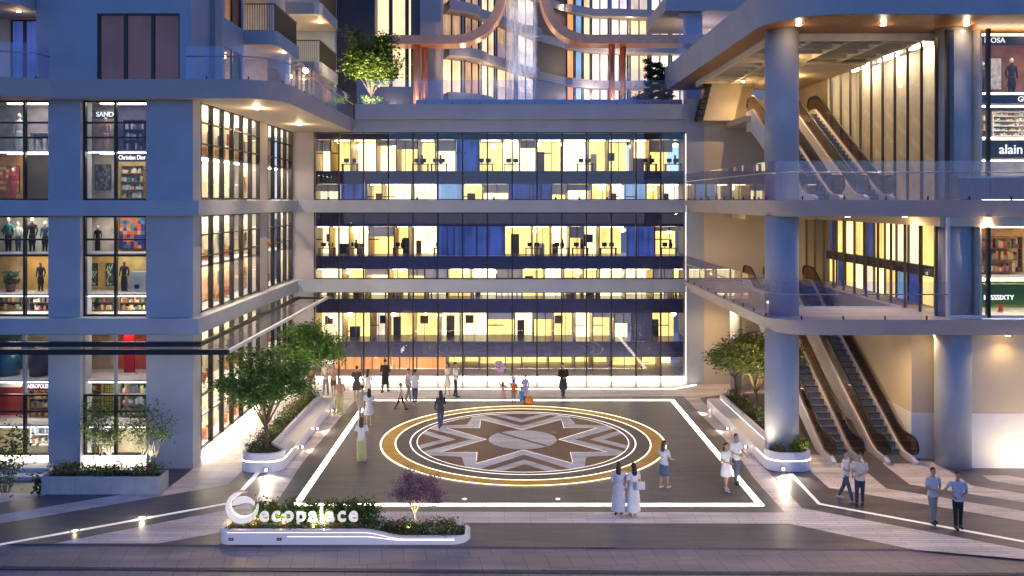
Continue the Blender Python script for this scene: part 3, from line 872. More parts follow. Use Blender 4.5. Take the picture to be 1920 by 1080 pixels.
# ------------------------------------------------------------------ things in the left shops
def mannequin(x, y, z, h, label, top, bottom, skin='white_paint'):
    if x < 0: x *= y/YW      # stands on the sight line through its window
    t = thing('mannequin', label, 'mannequin', (x, y, z), 'shop window mannequins')
    s = h/1.75
    mb = MB(); mb.smooth = True
    el = lambda cz, rx, ry: [(x+rx*s*math.cos(2*PI*i/12), y+ry*s*math.sin(2*PI*i/12), z+cz*s) for i in range(12)]
    mb.loft([el(0.8, .16, .11), el(1.05, .13, .09), el(1.28, .18, .11), el(1.40, .19, .09), el(1.47, .06, .06), el(1.54, .05, .05)])
    for sx in (-1, 1):
        mb.tube([(x+sx*.19*s, y, z+1.39*s), (x+sx*.25*s, y+.02, z+1.1*s), (x+sx*.23*s, y-.06*s, z+.85*s)], [.05*s, .042*s, .03*s], 8)
    mb.build('torso', top, t)
    mb = MB(); mb.smooth = True
    mb.loft([el(.03, .17, .12) if bottom[1] else el(.45, .16, .11), el(.5, .19, .13), el(.82, .165, .12), el(.95, .14, .10)])
    if not bottom[1]:
        for sx in (-1, 1): mb.tube([(x+sx*.08*s, y, z+.6*s), (x+sx*.09*s, y, z+.04*s)], [.085*s, .05*s], 8)
    mb.build('skirt' if bottom[1] else 'trousers', bottom[0], t)
    MB().ball((x, y, z+1.64*s), .085*s, .10*s, .125*s, 12, 8).build('head', M[skin], t)
    MB().cyl(x, y, z+0.002, z+0.022, 0.2*s, 20).build('base', M['steel'], t)
    return t
blk = plain('cloth_black', (.015, .015, .018), .8); dnm = plain('cloth_denim', (.06, .10, .20), .8); red = plain('cloth_red', (.45, .03, .03), .8)
wht = plain('cloth_white', (.72, .72, .72), .8); grn = plain('cloth_teal', (.05, .22, .20), .8); pnk = plain('cloth_pink', (.60, .36, .32), .8)
MY = 33.55
mannequin(-18.72, MY, 8.03, 1.32, 'mannequin in teal top and black trousers, leftmost in the middle left window', grn, (blk, 0))
mannequin(-18.35, MY+.15, 8.03, 1.15, 'mannequin in pale top and denim trousers beside the window mullion at the left', wht, (dnm, 0))
mannequin(-17.82, MY, 8.03, 1.32, 'mannequin in black jacket and black trousers just right of the left mullion', blk, (blk, 0))
mannequin(-17.34, MY+.1, 8.03, 1.18, 'mannequin in blue top and black trousers at the right of the white shop', dnm, (blk, 0))
mannequin(-15.35, MY, 8.05, 1.0, 'small mannequin in black dress and white collar on the pale pink display', blk, (blk, 1))
mannequin(-17.5, MY, 6.50, 1.15, 'dark mannequin in front of the gold shop wall at the left', blk, (blk, 0), 'bark')
mannequin(-14.35, MY, 6.50, 1.2, 'mannequin in a long dark coat beside the grey cabinet', blk, (blk, 1), 'bark')
mannequin(-15.05, MY, 11.95, 1.3, 'mannequin in a pink evening gown in the top storey window', pnk, (pnk, 1))
mannequin(-18.3, MY+.1, 11.95, 1.45, 'mannequin in a white bridal gown in the top left window', wht, (wht, 1))
mannequin(-18.55, MY, 10.08, 1.2, 'mannequin in red dress in the orange lit shop at the upper left', red, (red, 1))

def poster(x0, x1, y, z0, z1, label, cols, seed):
    if x0 < 0: x0 *= y/YW; x1 *= y/YW
    """framed picture: irregular patches of flat colour"""
    t = thing('poster', label, 'poster', ((x0+x1)/2, y, z0), None)
    MB().box(x0, x1, y, y+0.03, z0, z1).build('poster_board', M['black'], t)
    rr = random.Random(seed); mb = MB(); n = 7; m_ = 9
    for i in range(n):
        for j in range(m_):
            mb.m = rr.randrange(len(cols))
            xa = x0+0.03+(x1-x0-0.06)*i/n; za = z0+0.03+(z1-z0-0.06)*j/m_
            mb.quad((xa, y-0.004, za), (xa+(x1-x0-0.06)/n, y-0.004, za), (xa+(x1-x0-0.06)/n, y-0.004, za+(z1-z0-0.06)/m_), (xa, y-0.004, za+(z1-z0-0.06)/m_))
    mb.build('picture', [plain('poster_colour_%d%d%d' % tuple(int(v*255) for v in c), c, .5, var=.4, scale=5) for c in cols], t)
poster(-15.45, -14.85, 34.1, 10.42, 11.45, 'dark blue landscape poster on the grey wall of the upper storey shop', [(.03,.04,.08),(.08,.10,.18),(.15,.15,.2),(.02,.02,.02)], 3)
poster(-14.55, -13.55, 34.1, 8.10, 9.40, 'large orange teal and blue fashion poster in the middle right window', [(.02,.20,.28),(.5,.12,.03),(.03,.04,.25),(.65,.3,.12),(.02,.03,.3)], 5)
poster(-15.78, -15.35, 34.1, 6.65, 7.55, 'narrow green and white poster on the gold shop wall', [(.03,.06,.03),(.5,.55,.45),(.08,.14,.08)], 8)
poster(-15.05, -14.75, 34.1, 6.65, 7.55, 'narrow black and green poster beside the central mullion', [(.02,.04,.02),(.10,.16,.09),(.4,.45,.38)], 9)
poster(-19.2, -18.3, 34.1, 10.3, 11.4, 'red and cream floral poster in the orange lit shop', [(.5,.05,.04),(.6,.45,.25),(.45,.2,.06),(.3,.1,.05)], 12)

def goods_shelf(x0, x1, y, z0, z1, label, cols, seed, rows=4, mat='darkclad'):
    if x0 < 0: x0 *= y/YW; x1 *= y/YW
    t = thing('display_shelf', label, 'shelf', ((x0+x1)/2, y, z0))
    mb = MB(); dz = (z1-z0)/rows
    for x in (x0, x1-0.03): mb.box(x, x+0.03, y, y+0.3, z0, z1)
    for r in range(rows+1): mb.box(x0+0.031, x1-0.031, y, y+0.3, z0+r*dz-(0.025 if r == rows else 0), z0+r*dz+(0 if r == rows else 0.025))
    mb.build('shelf_frame', M[mat], t)
    rr = random.Random(seed); mb = MB()
    for r in range(rows):
        x = x0+0.06
        while x < x1-0.12:
            w_ = rr.uniform(.05, .14)
            if rr.random() < .85:
                mb.m = rr.randrange(len(cols)); mb.box(x, x+w_*0.9, y+0.06, y+0.22, z0+r*dz+0.026, z0+r*dz+0.03+rr.uniform(.35, .85)*(dz-0.05))
            x += w_
    tag(mb.build('goods', [plain('goods_%d%d%d' % tuple(int(v*255) for v in c), c, .5, var=.3, scale=6) for c in cols], t), kind='stuff')
WARMC = [(.5,.3,.1),(.3,.08,.04),(.6,.5,.3),(.12,.08,.05),(.15,.2,.12)]
COOLC = [(.2,.3,.4),(.5,.5,.5),(.08,.09,.14),(.3,.12,.1),(.55,.5,.4)]
goods_shelf(-19.3, -18.2, 33.9, 5.70, 6.35, 'low shelf of brown goods in the narrow strip of the middle left window', WARMC, 1, 2)
goods_shelf(-17.95, -17.15, 33.9, 5.70, 6.30, 'low shelf of grey goods behind the second pane at the left', COOLC, 2, 2)
goods_shelf(-15.7, -14.75, 33.9, 5.70, 6.30, 'low shelf of mixed goods under the gold shop', WARMC+COOLC, 3, 2)
goods_shelf(-14.55, -13.5, 33.9, 5.70, 6.30, 'low shelf of amber goods under the grey cabinet', WARMC, 4, 2)
goods_shelf(-14.5, -13.5, 33.8, 1.56, 2.9, 'tall shelf of pale goods in the yellow green ground floor shop', COOLC+[(.4,.42,.12)], 5, 3)
goods_shelf(-15.75, -15.2, 33.8, 1.56, 2.9, 'narrow shelf of orange goods in the ground floor shop', WARMC, 6, 4, 'bark')
goods_shelf(-17.95, -17.2, 33.8, 1.56, 2.6, 'shelf of golden goods under the red sign', WARMC, 7, 3, 'bark')
goods_shelf(-19.35, -18.5, 34.2, 3.30, 4.5, 'shelf of teal goods in the upper part of the ground floor window', [(.04,.2,.28),(.1,.12,.15),(.4,.4,.38)], 8, 4)
goods_shelf(-17.9, -17.2, 34.2, 3.30, 4.4, 'shelf of dark goods beside the blue cylinder counter', COOLC, 9, 4)
goods_shelf(-15.7, -14.8, 33.8, 0.05, 0.95, 'low display of pale goods under the oval emblem sign', COOLC, 10, 2, 'white_paint')
goods_shelf(-17.9, -17.2, 33.8, 0.45, 1.25, 'small display of pale goods near the ground floor mullion', COOLC, 11, 2, 'white_paint')
goods_shelf(-14.5, -13.6, 34.0, 10.1, 11.4, 'olive green display cabinet of bottles under the Christian Dior sign', [(.4,.45,.5),(.02,.12,.16),(.5,.4,.2),(.55,.55,.5)], 12, 4, 'gold')
goods_shelf(-17.95, -17.2, 34.0, 12.0, 12.7, 'white low cabinet in the top left window', [(.7,.7,.72),(.5,.5,.55)], 13, 1, 'white_paint')
goods_shelf(-14.4, -13.6, 34.0, 12.0, 13.2, 'purple display cabinet in the top right window', [(.15,.13,.3),(.4,.38,.45),(.05,.04,.1)], 14, 3, 'navy')
t = thing('shop_counter', 'round blue shop counter in the ground floor window at the far left', 'counter', (-19.38, 33.7, 3.23))
MB().cyl(-19.38, 33.7, 3.23, 4.2, 0.42, 32).build('counter_body', plain('blue_lacquer', (.03, .14, .24), .3), t); MB().cyl(-19.38, 33.7, 4.2, 4.25, 0.46, 32).build('counter_top', M['white_paint'], t)
t = thing('shop_counter', 'dark grey round shop counter right of the blue counter', 'counter', (-18.09, 33.6, 3.23))
MB().cyl(-18.09, 33.6, 3.23, 4.15, 0.36, 32).build('counter_body', M['darkclad'], t); MB().cyl(-18.09, 33.6, 4.15, 4.2, 0.4, 32).build('counter_top', M['white_paint'], t)
t = thing('red_display_wall', 'tall glossy red display panel in the ground floor window', 'display', (-14.65, 33.8, 3.23))
MB().box(-14.85, -14.45, 33.7, 33.8, 3.23, 5.0).build('panel', plain('red_gloss', (.5, .02, .02), .25), t)
MB().box(-14.92, -14.38, 33.65, 33.85, 3.222, 3.30).build('plinth', M['white_paint'], t)
t = thing('doorway_frame', 'white portal frame of a red shop in the ground floor window at the far left', 'doorway', (-19.3, 33.6, 1.53))
mb = MB(); mb.box(-19.9, -19.75, 33.5, 33.7, 1.53, 2.95); mb.box(-19.749, -18.8, 33.5, 33.7, 2.78, 2.95); mb.build('portal', M['white_paint'], t)
t = thing('shop_lattice', 'green and black square lattice screen in the ground floor shop', 'screen', (-15.5, 34.0, 1.53))
mb = MB()
for i in range(5): mb.box(-15.75+i*0.1, -15.73+i*0.1, 33.98, 34.0, 1.54, 3.05)
for i in range(9): mb.box(-15.76, -15.3, 33.965, 33.979, 1.6+i*0.17, 1.62+i*0.17)
mb.build('lattice', M['black'], t); MB().box(-15.76, -15.3, 34.05, 34.08, 1.54, 3.05).build('backing', plain('lime_panel', (.42, .46, .06), .5), t)
t = thing('grey_cabinet', 'pale grey cabinet at the right of the gold shop', 'cabinet', (-14.3, 33.7, 6.49))
mb = MB().box(-14.6, -13.95, 33.6, 34.0, 6.49, 7.25); mb.build('carcass', plain('cab_grey', (.35, .38, .36), .4), t); MB().box(-14.4, -14.2, 33.59, 33.6, 6.6, 6.75).build('label_plate', M['black'], t)
t = thing('potted_plant', 'dark green potted plant on the middle left shop floor', 'plant', (-19.15, 33.5, 6.49))
MB().cyl(-19.15, 33.5, 6.49, 6.8, 0.16, 20, 0.2).build('pot', M['maroon'], t)
rr = random.Random(4); mb = MB()
for i in range(160):
    a, b_ = rr.uniform(0, 6.28), rr.uniform(0.05, 0.3)
    p = Vector((-19.15+b_*math.cos(a), 33.5+b_*math.sin(a), 6.95+rr.uniform(-.15, .3))); q = Vector((rr.uniform(-1, 1), rr.uniform(-1, 1), rr.uniform(-.3, 1))).normalized()*.07; s_ = q.orthogonal()*.5
    mb.quad(tuple(p-q), tuple(p+s_), tuple(p+q), tuple(p-s_))
mb.build('foliage', leafmat('pot_leaf', (.01, .05, .03), (.04, .12, .06)), t)
# pictures and clothes rails along the glazed side
k = 0
for fi, (z0, z1) in enumerate(LV):
    H = z1-z0; mid = z0+0.47*H; cn = [0, 0]
    for (ya, yb, n) in SB:
        for q in range(n):
            y = ya+(q+0.5)*(yb-ya)/n
            for lev, zb in ((0, z0+0.1), (1, mid+0.1)):
                k += 1
                rr = random.Random(k)
                if rr.random() < 0.4: continue
                t = thing('wall_display', '%s picture and goods display from the street, %s row, %s storey side windows' % (ORD[cn[lev]], ('lower', 'upper')[lev], ('ground', 'middle', 'top')[fi]), 'display', (-12.7, y, zb), 'wall displays behind the glazed side of the left building')
                cn[lev] += 1
                c = rr.choice([(.4,.04,.03),(.5,.25,.08),(.1,.2,.25),(.55,.5,.45),(.08,.06,.05),(.3,.2,.1),(.45,.35,.1)])
                MB().box(-12.88, -12.84, y-0.32, y+0.32, zb+0.5, zb+rr.uniform(.9, 1.25)).build('picture', plain('pic_%d%d%d' % tuple(int(v*255) for v in c), c, .5, var=.5, scale=4), t)
                mb = MB()
                for j in range(5):
                    mb.m = j % 2; mb.box(-12.7, -12.45, y-0.4+j*0.16, y-0.29+j*0.16, zb, zb+rr.uniform(.12, .42))
                mb.build('goods', [plain('goods_%d%d%d' % tuple(int(v*255) for v in cc), cc, .5) for cc in (WARMC[1], WARMC[0])], t)

# ------------------------------------------------------------------ right pavilion with escalators
pav = thing('escalator_pavilion', 'open right hand building with round columns, curved slabs and escalators', 'building', (16, 36, 0))
def slab(z0, z1, name, holes=False):
    outer = rrect(9.7, 34, 31.5, 47.15, (1.1, 0, 0, 0), 12)
    inner = [(x+0.45 if x < 11 else x, y+0.35 if y < 33 else y) for x, y in outer]
    if not holes:
        return MB().prism(inner, z0, z1, outer).build(name, M['wall_warm'], pav, bevel=0.03)
    mb = MB()
    def ring_cut(poly_o, poly_i, z0_, z1_):
        pass
    fo = [p for p in outer if p[1] <= 35.0] + [(34, 35.0), (9.7, 35.0)]
    fo = rrect(9.7, 34, 31.5, 35.0, (1.1, 0, 0, 0), 12); fi_ = [(x+0.45 if x < 11 else x, y+0.35 if y < 33 else y) for x, y in fo]
    mb.prism(fi_, z0, z1, fo)
    mb.prism([(10.15, 35.0), (12.1, 35.0), (12.1, 47.15), (10.15, 47.15)], z0, z1, [(9.7, 35.0), (12.1, 35.0), (12.1, 47.15), (9.7, 47.15)])
    mb.box(16.05, 34, 35.0, 47.15, z0, z1); mb.box(12.1, 16.05, 43.75, 47.15, z0, z1)
    return mb.build(name, M['wall_warm'], pav)
slab(5.06, 5.66, 'floor_slab', True)
slab(9.42, 10.04, 'floor_slab')
for z1 in (5.6625, 10.0425):
    pl = rrect(9.78, 34, 31.58, 34.98, (1.0, 0, 0, 0), 12)
    MB().sheet(pl, z1).build('floor_finish', M['pale'], pav)
mb = MB()
for (a, b, c, d) in ((12.06, 16.08, 34.95, 35.03), (12.04, 12.12, 35.031, 43.7), (16.03, 16.11, 35.031, 43.7)):
    mb.box(a, b, c, d, 5.664, 5.74)
mb.build('opening_kerb', M['white_paint'], pav)
# columns
def column(x, y, r, z0, z1): MB().cyl(x, y, z0, z1, r, 48).build('column', M['wall'], pav)
for (a, b) in ((0.005, 5.06), (5.67, 9.42), (10.05, 16.6)):
    column(10.62, 33.1, 0.63, a, b)
    column(17.0, 32.75, 0.64, a, b)
column(12.2, 45.6, 0.3, 0.005, 5.06)
# back and side walls
MB().box(10.9, 30, 47.2, 47.6, 0, 5.06).build('back_wall', M['tan'], pav)
MB().box(10.9, 30, 47.2, 47.6, 5.67, 9.42).build('back_wall', M['tan'], pav)
MB().box(10.9, 13.5, 47.2, 47.6, 10.05, 16.9).build('back_wall', M['tan'], pav)
MB().box(13.5, 14.6, 47.2, 47.6, 10.05, 15.55).build('back_wall', M['tan'], pav)
MB().box(14.6, 30, 47.2, 47.6, 10.05, 16.9).build('back_wall', M['tan'], pav)
MB().box(17.0, 34, 32.35, 46.9, 0.0, 2.05).build('pale_base_wall', M['white_paint'], pav)
MB().box(17.02, 34, 32.37, 46.9, 2.0505, 5.06).build('tan_wall', M['tan'], pav)
MB().box(15.82, 16.999, 33.6, 46.9, 0.0, 1.75).build('pale_base_wall', M['white_paint'], pav)
MB().box(15.84, 17.019, 33.62, 46.9, 1.7505, 5.06).build('tan_wall', M['tan'], pav)
for i, x in enumerate((19.3, 21.4)):
    tt = thing('wall_uplight', 'ground lamp washing the white wall right of the column, %s one' % ('nearer', 'farther')[i], 'ground lamp', (x, 30.7, .008)); MB().cyl(x, 30.7, .009, .03, .09, 20).build('lamp_lens', M['lamp'], tt); MB().ring(x, 30.7, .092, .13, .02, 20).build('trim_ring', M['steel'], tt)
    add_light('SPOT', (x, 30.7, .06), 210, (1, .76, .46), .25, tt, 140, (x, 32.3, .9), 1.0)
for i, x in enumerate((16.4, 18.6, 20.4)):
    downlight(x, 31.93 if i else 33.0, 5.055, 'downlight under the lowest slab washing the tan wall, %s' % ('left of the column', 'right of the column', 'at the right edge')[i], 70, .08, spot=150, glow=1.5, aim=(0, -.5))
# glazed side walls on the upper floors, offices behind the lower, a reflection stand-in behind the upper
for (z0, z1, ya, yb, n) in ((5.66, 9.05, 32.6, 46.6, 11), (10.05, 16.2, 32.6, 43.0, 9)):
    mb = MB(); st = (yb-ya)/n
    for k in range(n+1):
        mb.box(16.24, 16.34, ya+k*st-0.026, ya+k*st+0.026, z0, z1)
    win = mb.build('glazed_wall', M['bronze'], pav)
    MB().quad((16.34, ya, z0), (16.34, yb, z0), (16.34, yb, z1), (16.34, ya, z1)).build('pane', glass('side_glass_%d' % n, (.92, .9, .86), .06, graz=.45), win)
MB().box(12.4, 30, 44.5, 47.15, 9.05, 9.418).build('bulkhead', M['tan'], pav)
MB().box(16.1, 34, 31.95, 46.6, 9.055, 9.415).build('bulkhead', M['tan'], pav)
MB().box(16.1, 34, 43.05, 47.15, 10.05, 16.4).build('room_end_wall', M['tan'], pav)
MB().box(17.55, 17.65, 33.5, 43.0, 10.05, 16.4).build('reflection_wall', M['cream'], pav)  # cream wall stands in for the tan reflection in the upper glazing
for y_ in (34.5, 37.5, 40.5):
    MB().box(16.9, 17.1, y_, y_+1.6, 16.30, 16.36).build('ceiling_light', emit('reflection_fill', (1, .84, .62), 30.0), pav)  # added strips that brighten the stand-in wall
for k in range(11):
    for (za, zb, zc2) in ((5.7, 6.9, 0), (7.35, 9.0, 1)):
        c = ['w_bright', 'w_warm', 'w_blue', 'w_sky', 'w_warm', 'w_bright', 'w_pale', 'w_bright', 'w_warm', 'w_blue', 'w_warm'][(k+zc2*3) % 11]
        mb = MB().quad((17.5, 33.9+k*1.15, za), (17.5, 33.9+(k+1)*1.15-0.06, za), (17.5, 33.9+(k+1)*1.15-0.06, zb), (17.5, 33.9+k*1.15, zb))
        wn = mb.build('office_window', M[c], pav)
        MB().box(17.40, 17.48, 33.86+k*1.15, 33.9+k*1.15, za, zb).build('frame', M['black'], wn)
MB().box(17.35, 17.56, 33.8, 46.6, 6.91, 7.34).build('spandrel', M['navy'], pav)
# shops at the right end: glass boxes flush with the slab edge
for (z0, z1) in ((5.7, 9.05), (10.06, 16.35)):
    mb = MB()
    mb.box(17.75, 17.87, 31.75, 31.9, z0, z1)
    mb.box(19.95, 20.05, 31.75, 31.9, z0, z1)
    if z0 > 9: mb.box(16.35, 16.62, 31.95, 32.1, z0, z1)
    win = mb.build('shop_window', M['black'], pav)
    if z0 < 9:
        mb = MB(); mb.box(16.28, 16.38, 31.75, 31.9, z0, z1+0.35); mb.box(16.381, 30, 31.75, 31.9, z0, z0+0.09); mb.build('white_frame', M['white_paint'], win)
    MB().quad((16.4, 31.82, z0), (30, 31.82, z0), (30, 31.82, z1), (16.4, 31.82, z1)).build('pane', M['g_shop'], win)
SHR = [(5.75, 7.05, (.10, .20, .03)), (7.12, 9.05, (.62, .36, .12)), (10.06, 11.55, (.45, .46, .42)), (12.35, 13.6, (.42, .24, .10)), (14.0, 16.3, (.32, .13, .08))]
for i, (z0, z1, c) in enumerate(SHR):
    MB().box(17.66, 24, 34.6, 34.7, z0, z1).build('shop_back_wall', plain('right_shop_wall_%d' % i, c, .6, var=.35, scale=2), pav)
    MB().box(17.66, 24, 32.0, 34.6, z0-0.06, z0-0.006).build('shop_floor', M['white_paint'], pav)
    MB().box(17.8, 24, 32.5, 32.7, z1-0.05, z1-0.012).build('ceiling_light', emit('right_shop_light', (1.0, .82, .55), 9.0), pav)
    MB().box(17.7, 24, 31.99, 32.06, z0-0.05, z0+0.02).build('light_strip', M['led_shop'], pav)
MB().box(17.58, 17.66, 31.95, 34.6, 5.7, 9.05).build('shop_side_wall', M['cream'], pav)
MB().box(17.58, 17.66, 31.95, 34.6, 10.06, 16.35).build('shop_side_wall', M['cream'], pav)
fascia_sign('dark shop sign reading GU in the upper right shop window', 'GU', 17.75, 24, 32.2, 13.62, 13.97, M['sign_dark'], M['letter_lit'], tx=19.12, size=0.28)
fascia_sign('dark shop sign reading alain m in the upper right shop window', 'alain m', 17.75, 24, 32.2, 11.6, 12.26, M['sign_dark'], M['letter_lit'], tx=18.42, size=0.50, bold=0.004)
fascia_sign('dark shop sign reading IROSA at the top of the upper right shop', 'IROSA', 17.75, 24, 32.4, 15.85, 16.2, M['sign_dark'], M['letter_dim'], tx=17.98, size=0.28)
fascia_sign('white lettering MISSSIXTY on a green board in the lower right shop', 'MISSSIXTY', 17.8, 20.5, 32.3, 6.12, 6.9, plain('sign_green', (.07, .16, .02), .5), M['letter_lit'], tx=17.90, size=0.25, maxw=1.35)
mannequin(18.15, 33.0, 5.76, 0.85, 'small mannequin in red dress, left one under the MISSSIXTY sign', red, (red, 1))
mannequin(18.95, 33.0, 5.76, 0.85, 'small mannequin in coral top, right one under the MISSSIXTY sign', pnk, (red, 1))
mannequin(19.6, 33.4, 14.02, 1.5, 'mannequin in dark suit in front of the pale panel of the top right shop', blk, (blk, 0))
mannequin(18.6, 33.6, 14.02, 1.4, 'mannequin in maroon coat at the left of the top right shop', M['maroon'], (blk, 1))
goods_shelf(18.0, 19.0, 33.8, 12.36, 13.5, 'brown wooden shelf of shoes left of the pale rack at the right', WARMC, 31, 3, 'bark')
goods_shelf(19.1, 20.6, 33.8, 12.36, 13.5, 'white rack of small shoes in the upper right shop', COOLC, 32, 6, 'white_paint')
goods_shelf(17.9, 20.4, 34.0, 7.2, 8.6, 'wide amber shelf of clothes in the lower right shop', WARMC+[(.6,.35,.15), (.5,.1,.06)], 33, 3, 'bark')
goods_shelf(18.6, 20.4, 33.8, 10.1, 11.0, 'red brown low shelf in the upper right shop', [(.4,.12,.07),(.3,.08,.05)], 34, 3, 'maroon')
goods_shelf(17.9, 18.5, 34.0, 14.02, 15.6, 'dark maroon clothes rack at the top right shop', [(.2,.05,.04),(.1,.04,.04),(.3,.2,.15)], 35, 3, 'maroon')
poster(19.2, 19.75, 34.3, 14.4, 15.7, 'tall pale panel at the back of the top right shop', [(.6,.62,.66),(.65,.66,.7)], 36)
# roof: rounded slab with timber soffit
RO = rrect(9.35, 36, 29.9, 50.0, (2.6, 0, 0, 0.0), 16)
RO[-1] = (9.35, 50.6)
RI = [(x+0.12 if x < 12 else x, y+0.12 if y < 33 else y) for x, y in RO]
MB().prism(RI, 16.5, 17.75, RO).build('roof_slab', M['wall'], pav)
# timber band under the roof edge, grid ceiling inside
def arc_pts(x0, y0, r, n=16):
    return [(x0+r-r*math.cos(R(90*i/n)), y0+r-r*math.sin(R(90*i/n))) for i in range(n+1)]
outer = [(9.5, 49.8)]+arc_pts(9.5, 30.05, 2.5)+[(35.9, 30.05)]
inner = [(10.35, 49.8)]+arc_pts(10.35, 33.4, 0.9)+[(35.9, 33.4)]
mb = MB()
for i in range(len(outer)-1):
    a, b, c, d = outer[i], outer[i+1], inner[i+1], inner[i]
    mb.add([(a[0], a[1], 16.492), (d[0], d[1], 16.492), (c[0], c[1], 16.492), (b[0], b[1], 16.492)], [(0, 1, 2, 3)])
mb.build('timber_soffit', M['wood'], pav)
mb = MB()
for i in range(12): mb.box(10.5, 16.2, 34.2+i*1.15, 34.27+i*1.15, 16.22, 16.49)
for x in (10.42, 11.9, 13.4, 14.9, 16.2): mb.box(x, x+0.07, 33.6, 47.1, 16.20, 16.48)
mb.box(10.36, 17, 33.42, 33.52, 16.2, 16.485)
mb.build('ceiling_grid', M['cream'], pav)
MB().box(13.4, 16.15, 38.5, 47.1, 16.08, 16.19).build('ceiling_bulkhead', M['tan'], pav)
for i, x in enumerate((10.8, 13.9, 16.95, 20.0)):
    downlight(x, 31.7, 16.49, 'warm downlight in the timber soffit, number %s from the rounded corner' % ('one', 'two', 'three', 'four')[i], 560, 0.10, spot=95, aim=(-.5, -1.1), glow=9, col=(1, .74, .46))
for i, x in enumerate((13.5, 15.75, 17.85, 20.0)):
    downlight(x, 34.0 if x < 16 else 31.93, 9.41 if x < 16 else 9.05+0.36, 'warm downlight under the middle slab, %s from the left' % ('first', 'second', 'third', 'fourth')[i], 160, aim=(0, -.8), glow=8)
for i, (x, y, z) in enumerate(((12.5, 37.5, 16.19), (14.2, 42.0, 16.07), (12.3, 44.5, 16.19))):
    downlight(x, y, z, 'downlight in the grid ceiling above the upper escalators, %s' % ('nearest the street', 'in the middle', 'farthest back')[i], 240, 0.08)
for i, (x, y) in enumerate(((11.2, 38.5), (11.2, 44.5), (14.2, 45.2))):
    downlight(x, y, 9.415, 'downlight in the ceiling of the first floor gallery, %s' % ('nearest the street', 'further back', 'beside the escalator tops')[i], 130, 0.08)
for i, (x, y) in enumerate(((11.3, 36.5), (11.3, 45.0), (14.0, 33.4))):
    downlight(x, y, 5.055, 'downlight under the lowest slab, %s' % ('above the right planter', 'at the back wall', 'in front of the escalators')[i], 260, 0.08, glow=10)
rp = [(9.82, 47.0), (9.82, 33.2)]+[(9.82+1.0-1.0*math.cos(R(9*i)), 32.6-1.0*math.sin(R(9*i))) for i in range(11)]+[(16.2, 31.6)]
glass_rail('glass_balustrade', 'glass balustrade with dark handrail on the rounded first floor slab at the right', rp, 5.67, 1.38, rail=0.92, mat='g_rail')
rp2 = rp[:-1]+[(30, 31.6)]
glass_rail('glass_balustrade', 'glass balustrade with handrail on the rounded second floor slab at the right', rp2, 10.05, 1.42, rail=1.0, mat='g_rail')
t = thing('ribbed_screen', 'dark blue ribbed screen behind the upper right balustrade', 'screen', (19, 31.9, 10.05))
mb = MB(); mb.box(16.65, 26, 31.66, 31.70, 10.06, 10.85)
for i in range(90): mb.box(16.66+i*0.1, 16.70+i*0.1, 31.635, 31.66, 10.07, 10.83)
mb.build('screen_panel', plain('blue_ribs', (.10, .12, .22), .5), t); MB().box(16.65, 26, 31.63, 31.71, 10.851, 10.89).build('top_rail', M['white_paint'], t)
# raking stair under the roof, hung at the back
t = thing('hanging_staircase', 'pale staircase flight seen from below under the roof at the back right', 'stairs', (11.4, 46.5, 14.3))
Yq = 46.2
pp = [(PX(a, Yq), PZ(b, Yq)) for a, b in ((1336, 152), (1394, 152), (1376, 226), (1318, 226))]
MB().extr_y(pp, Yq, 47.15).build('flight_soffit', M['tan'], t)
mb = MB()
for i in range(7):
    u = i/7; x = pp[3][0]+(pp[0][0]-pp[3][0])*u; z = pp[3][1]+(pp[0][1]-pp[3][1])*u
    mb.box(x-0.28, x+0.02, Yq-0.02, 47.1, z, z+0.26)
mb.build('stair_treads', M['black'], t)

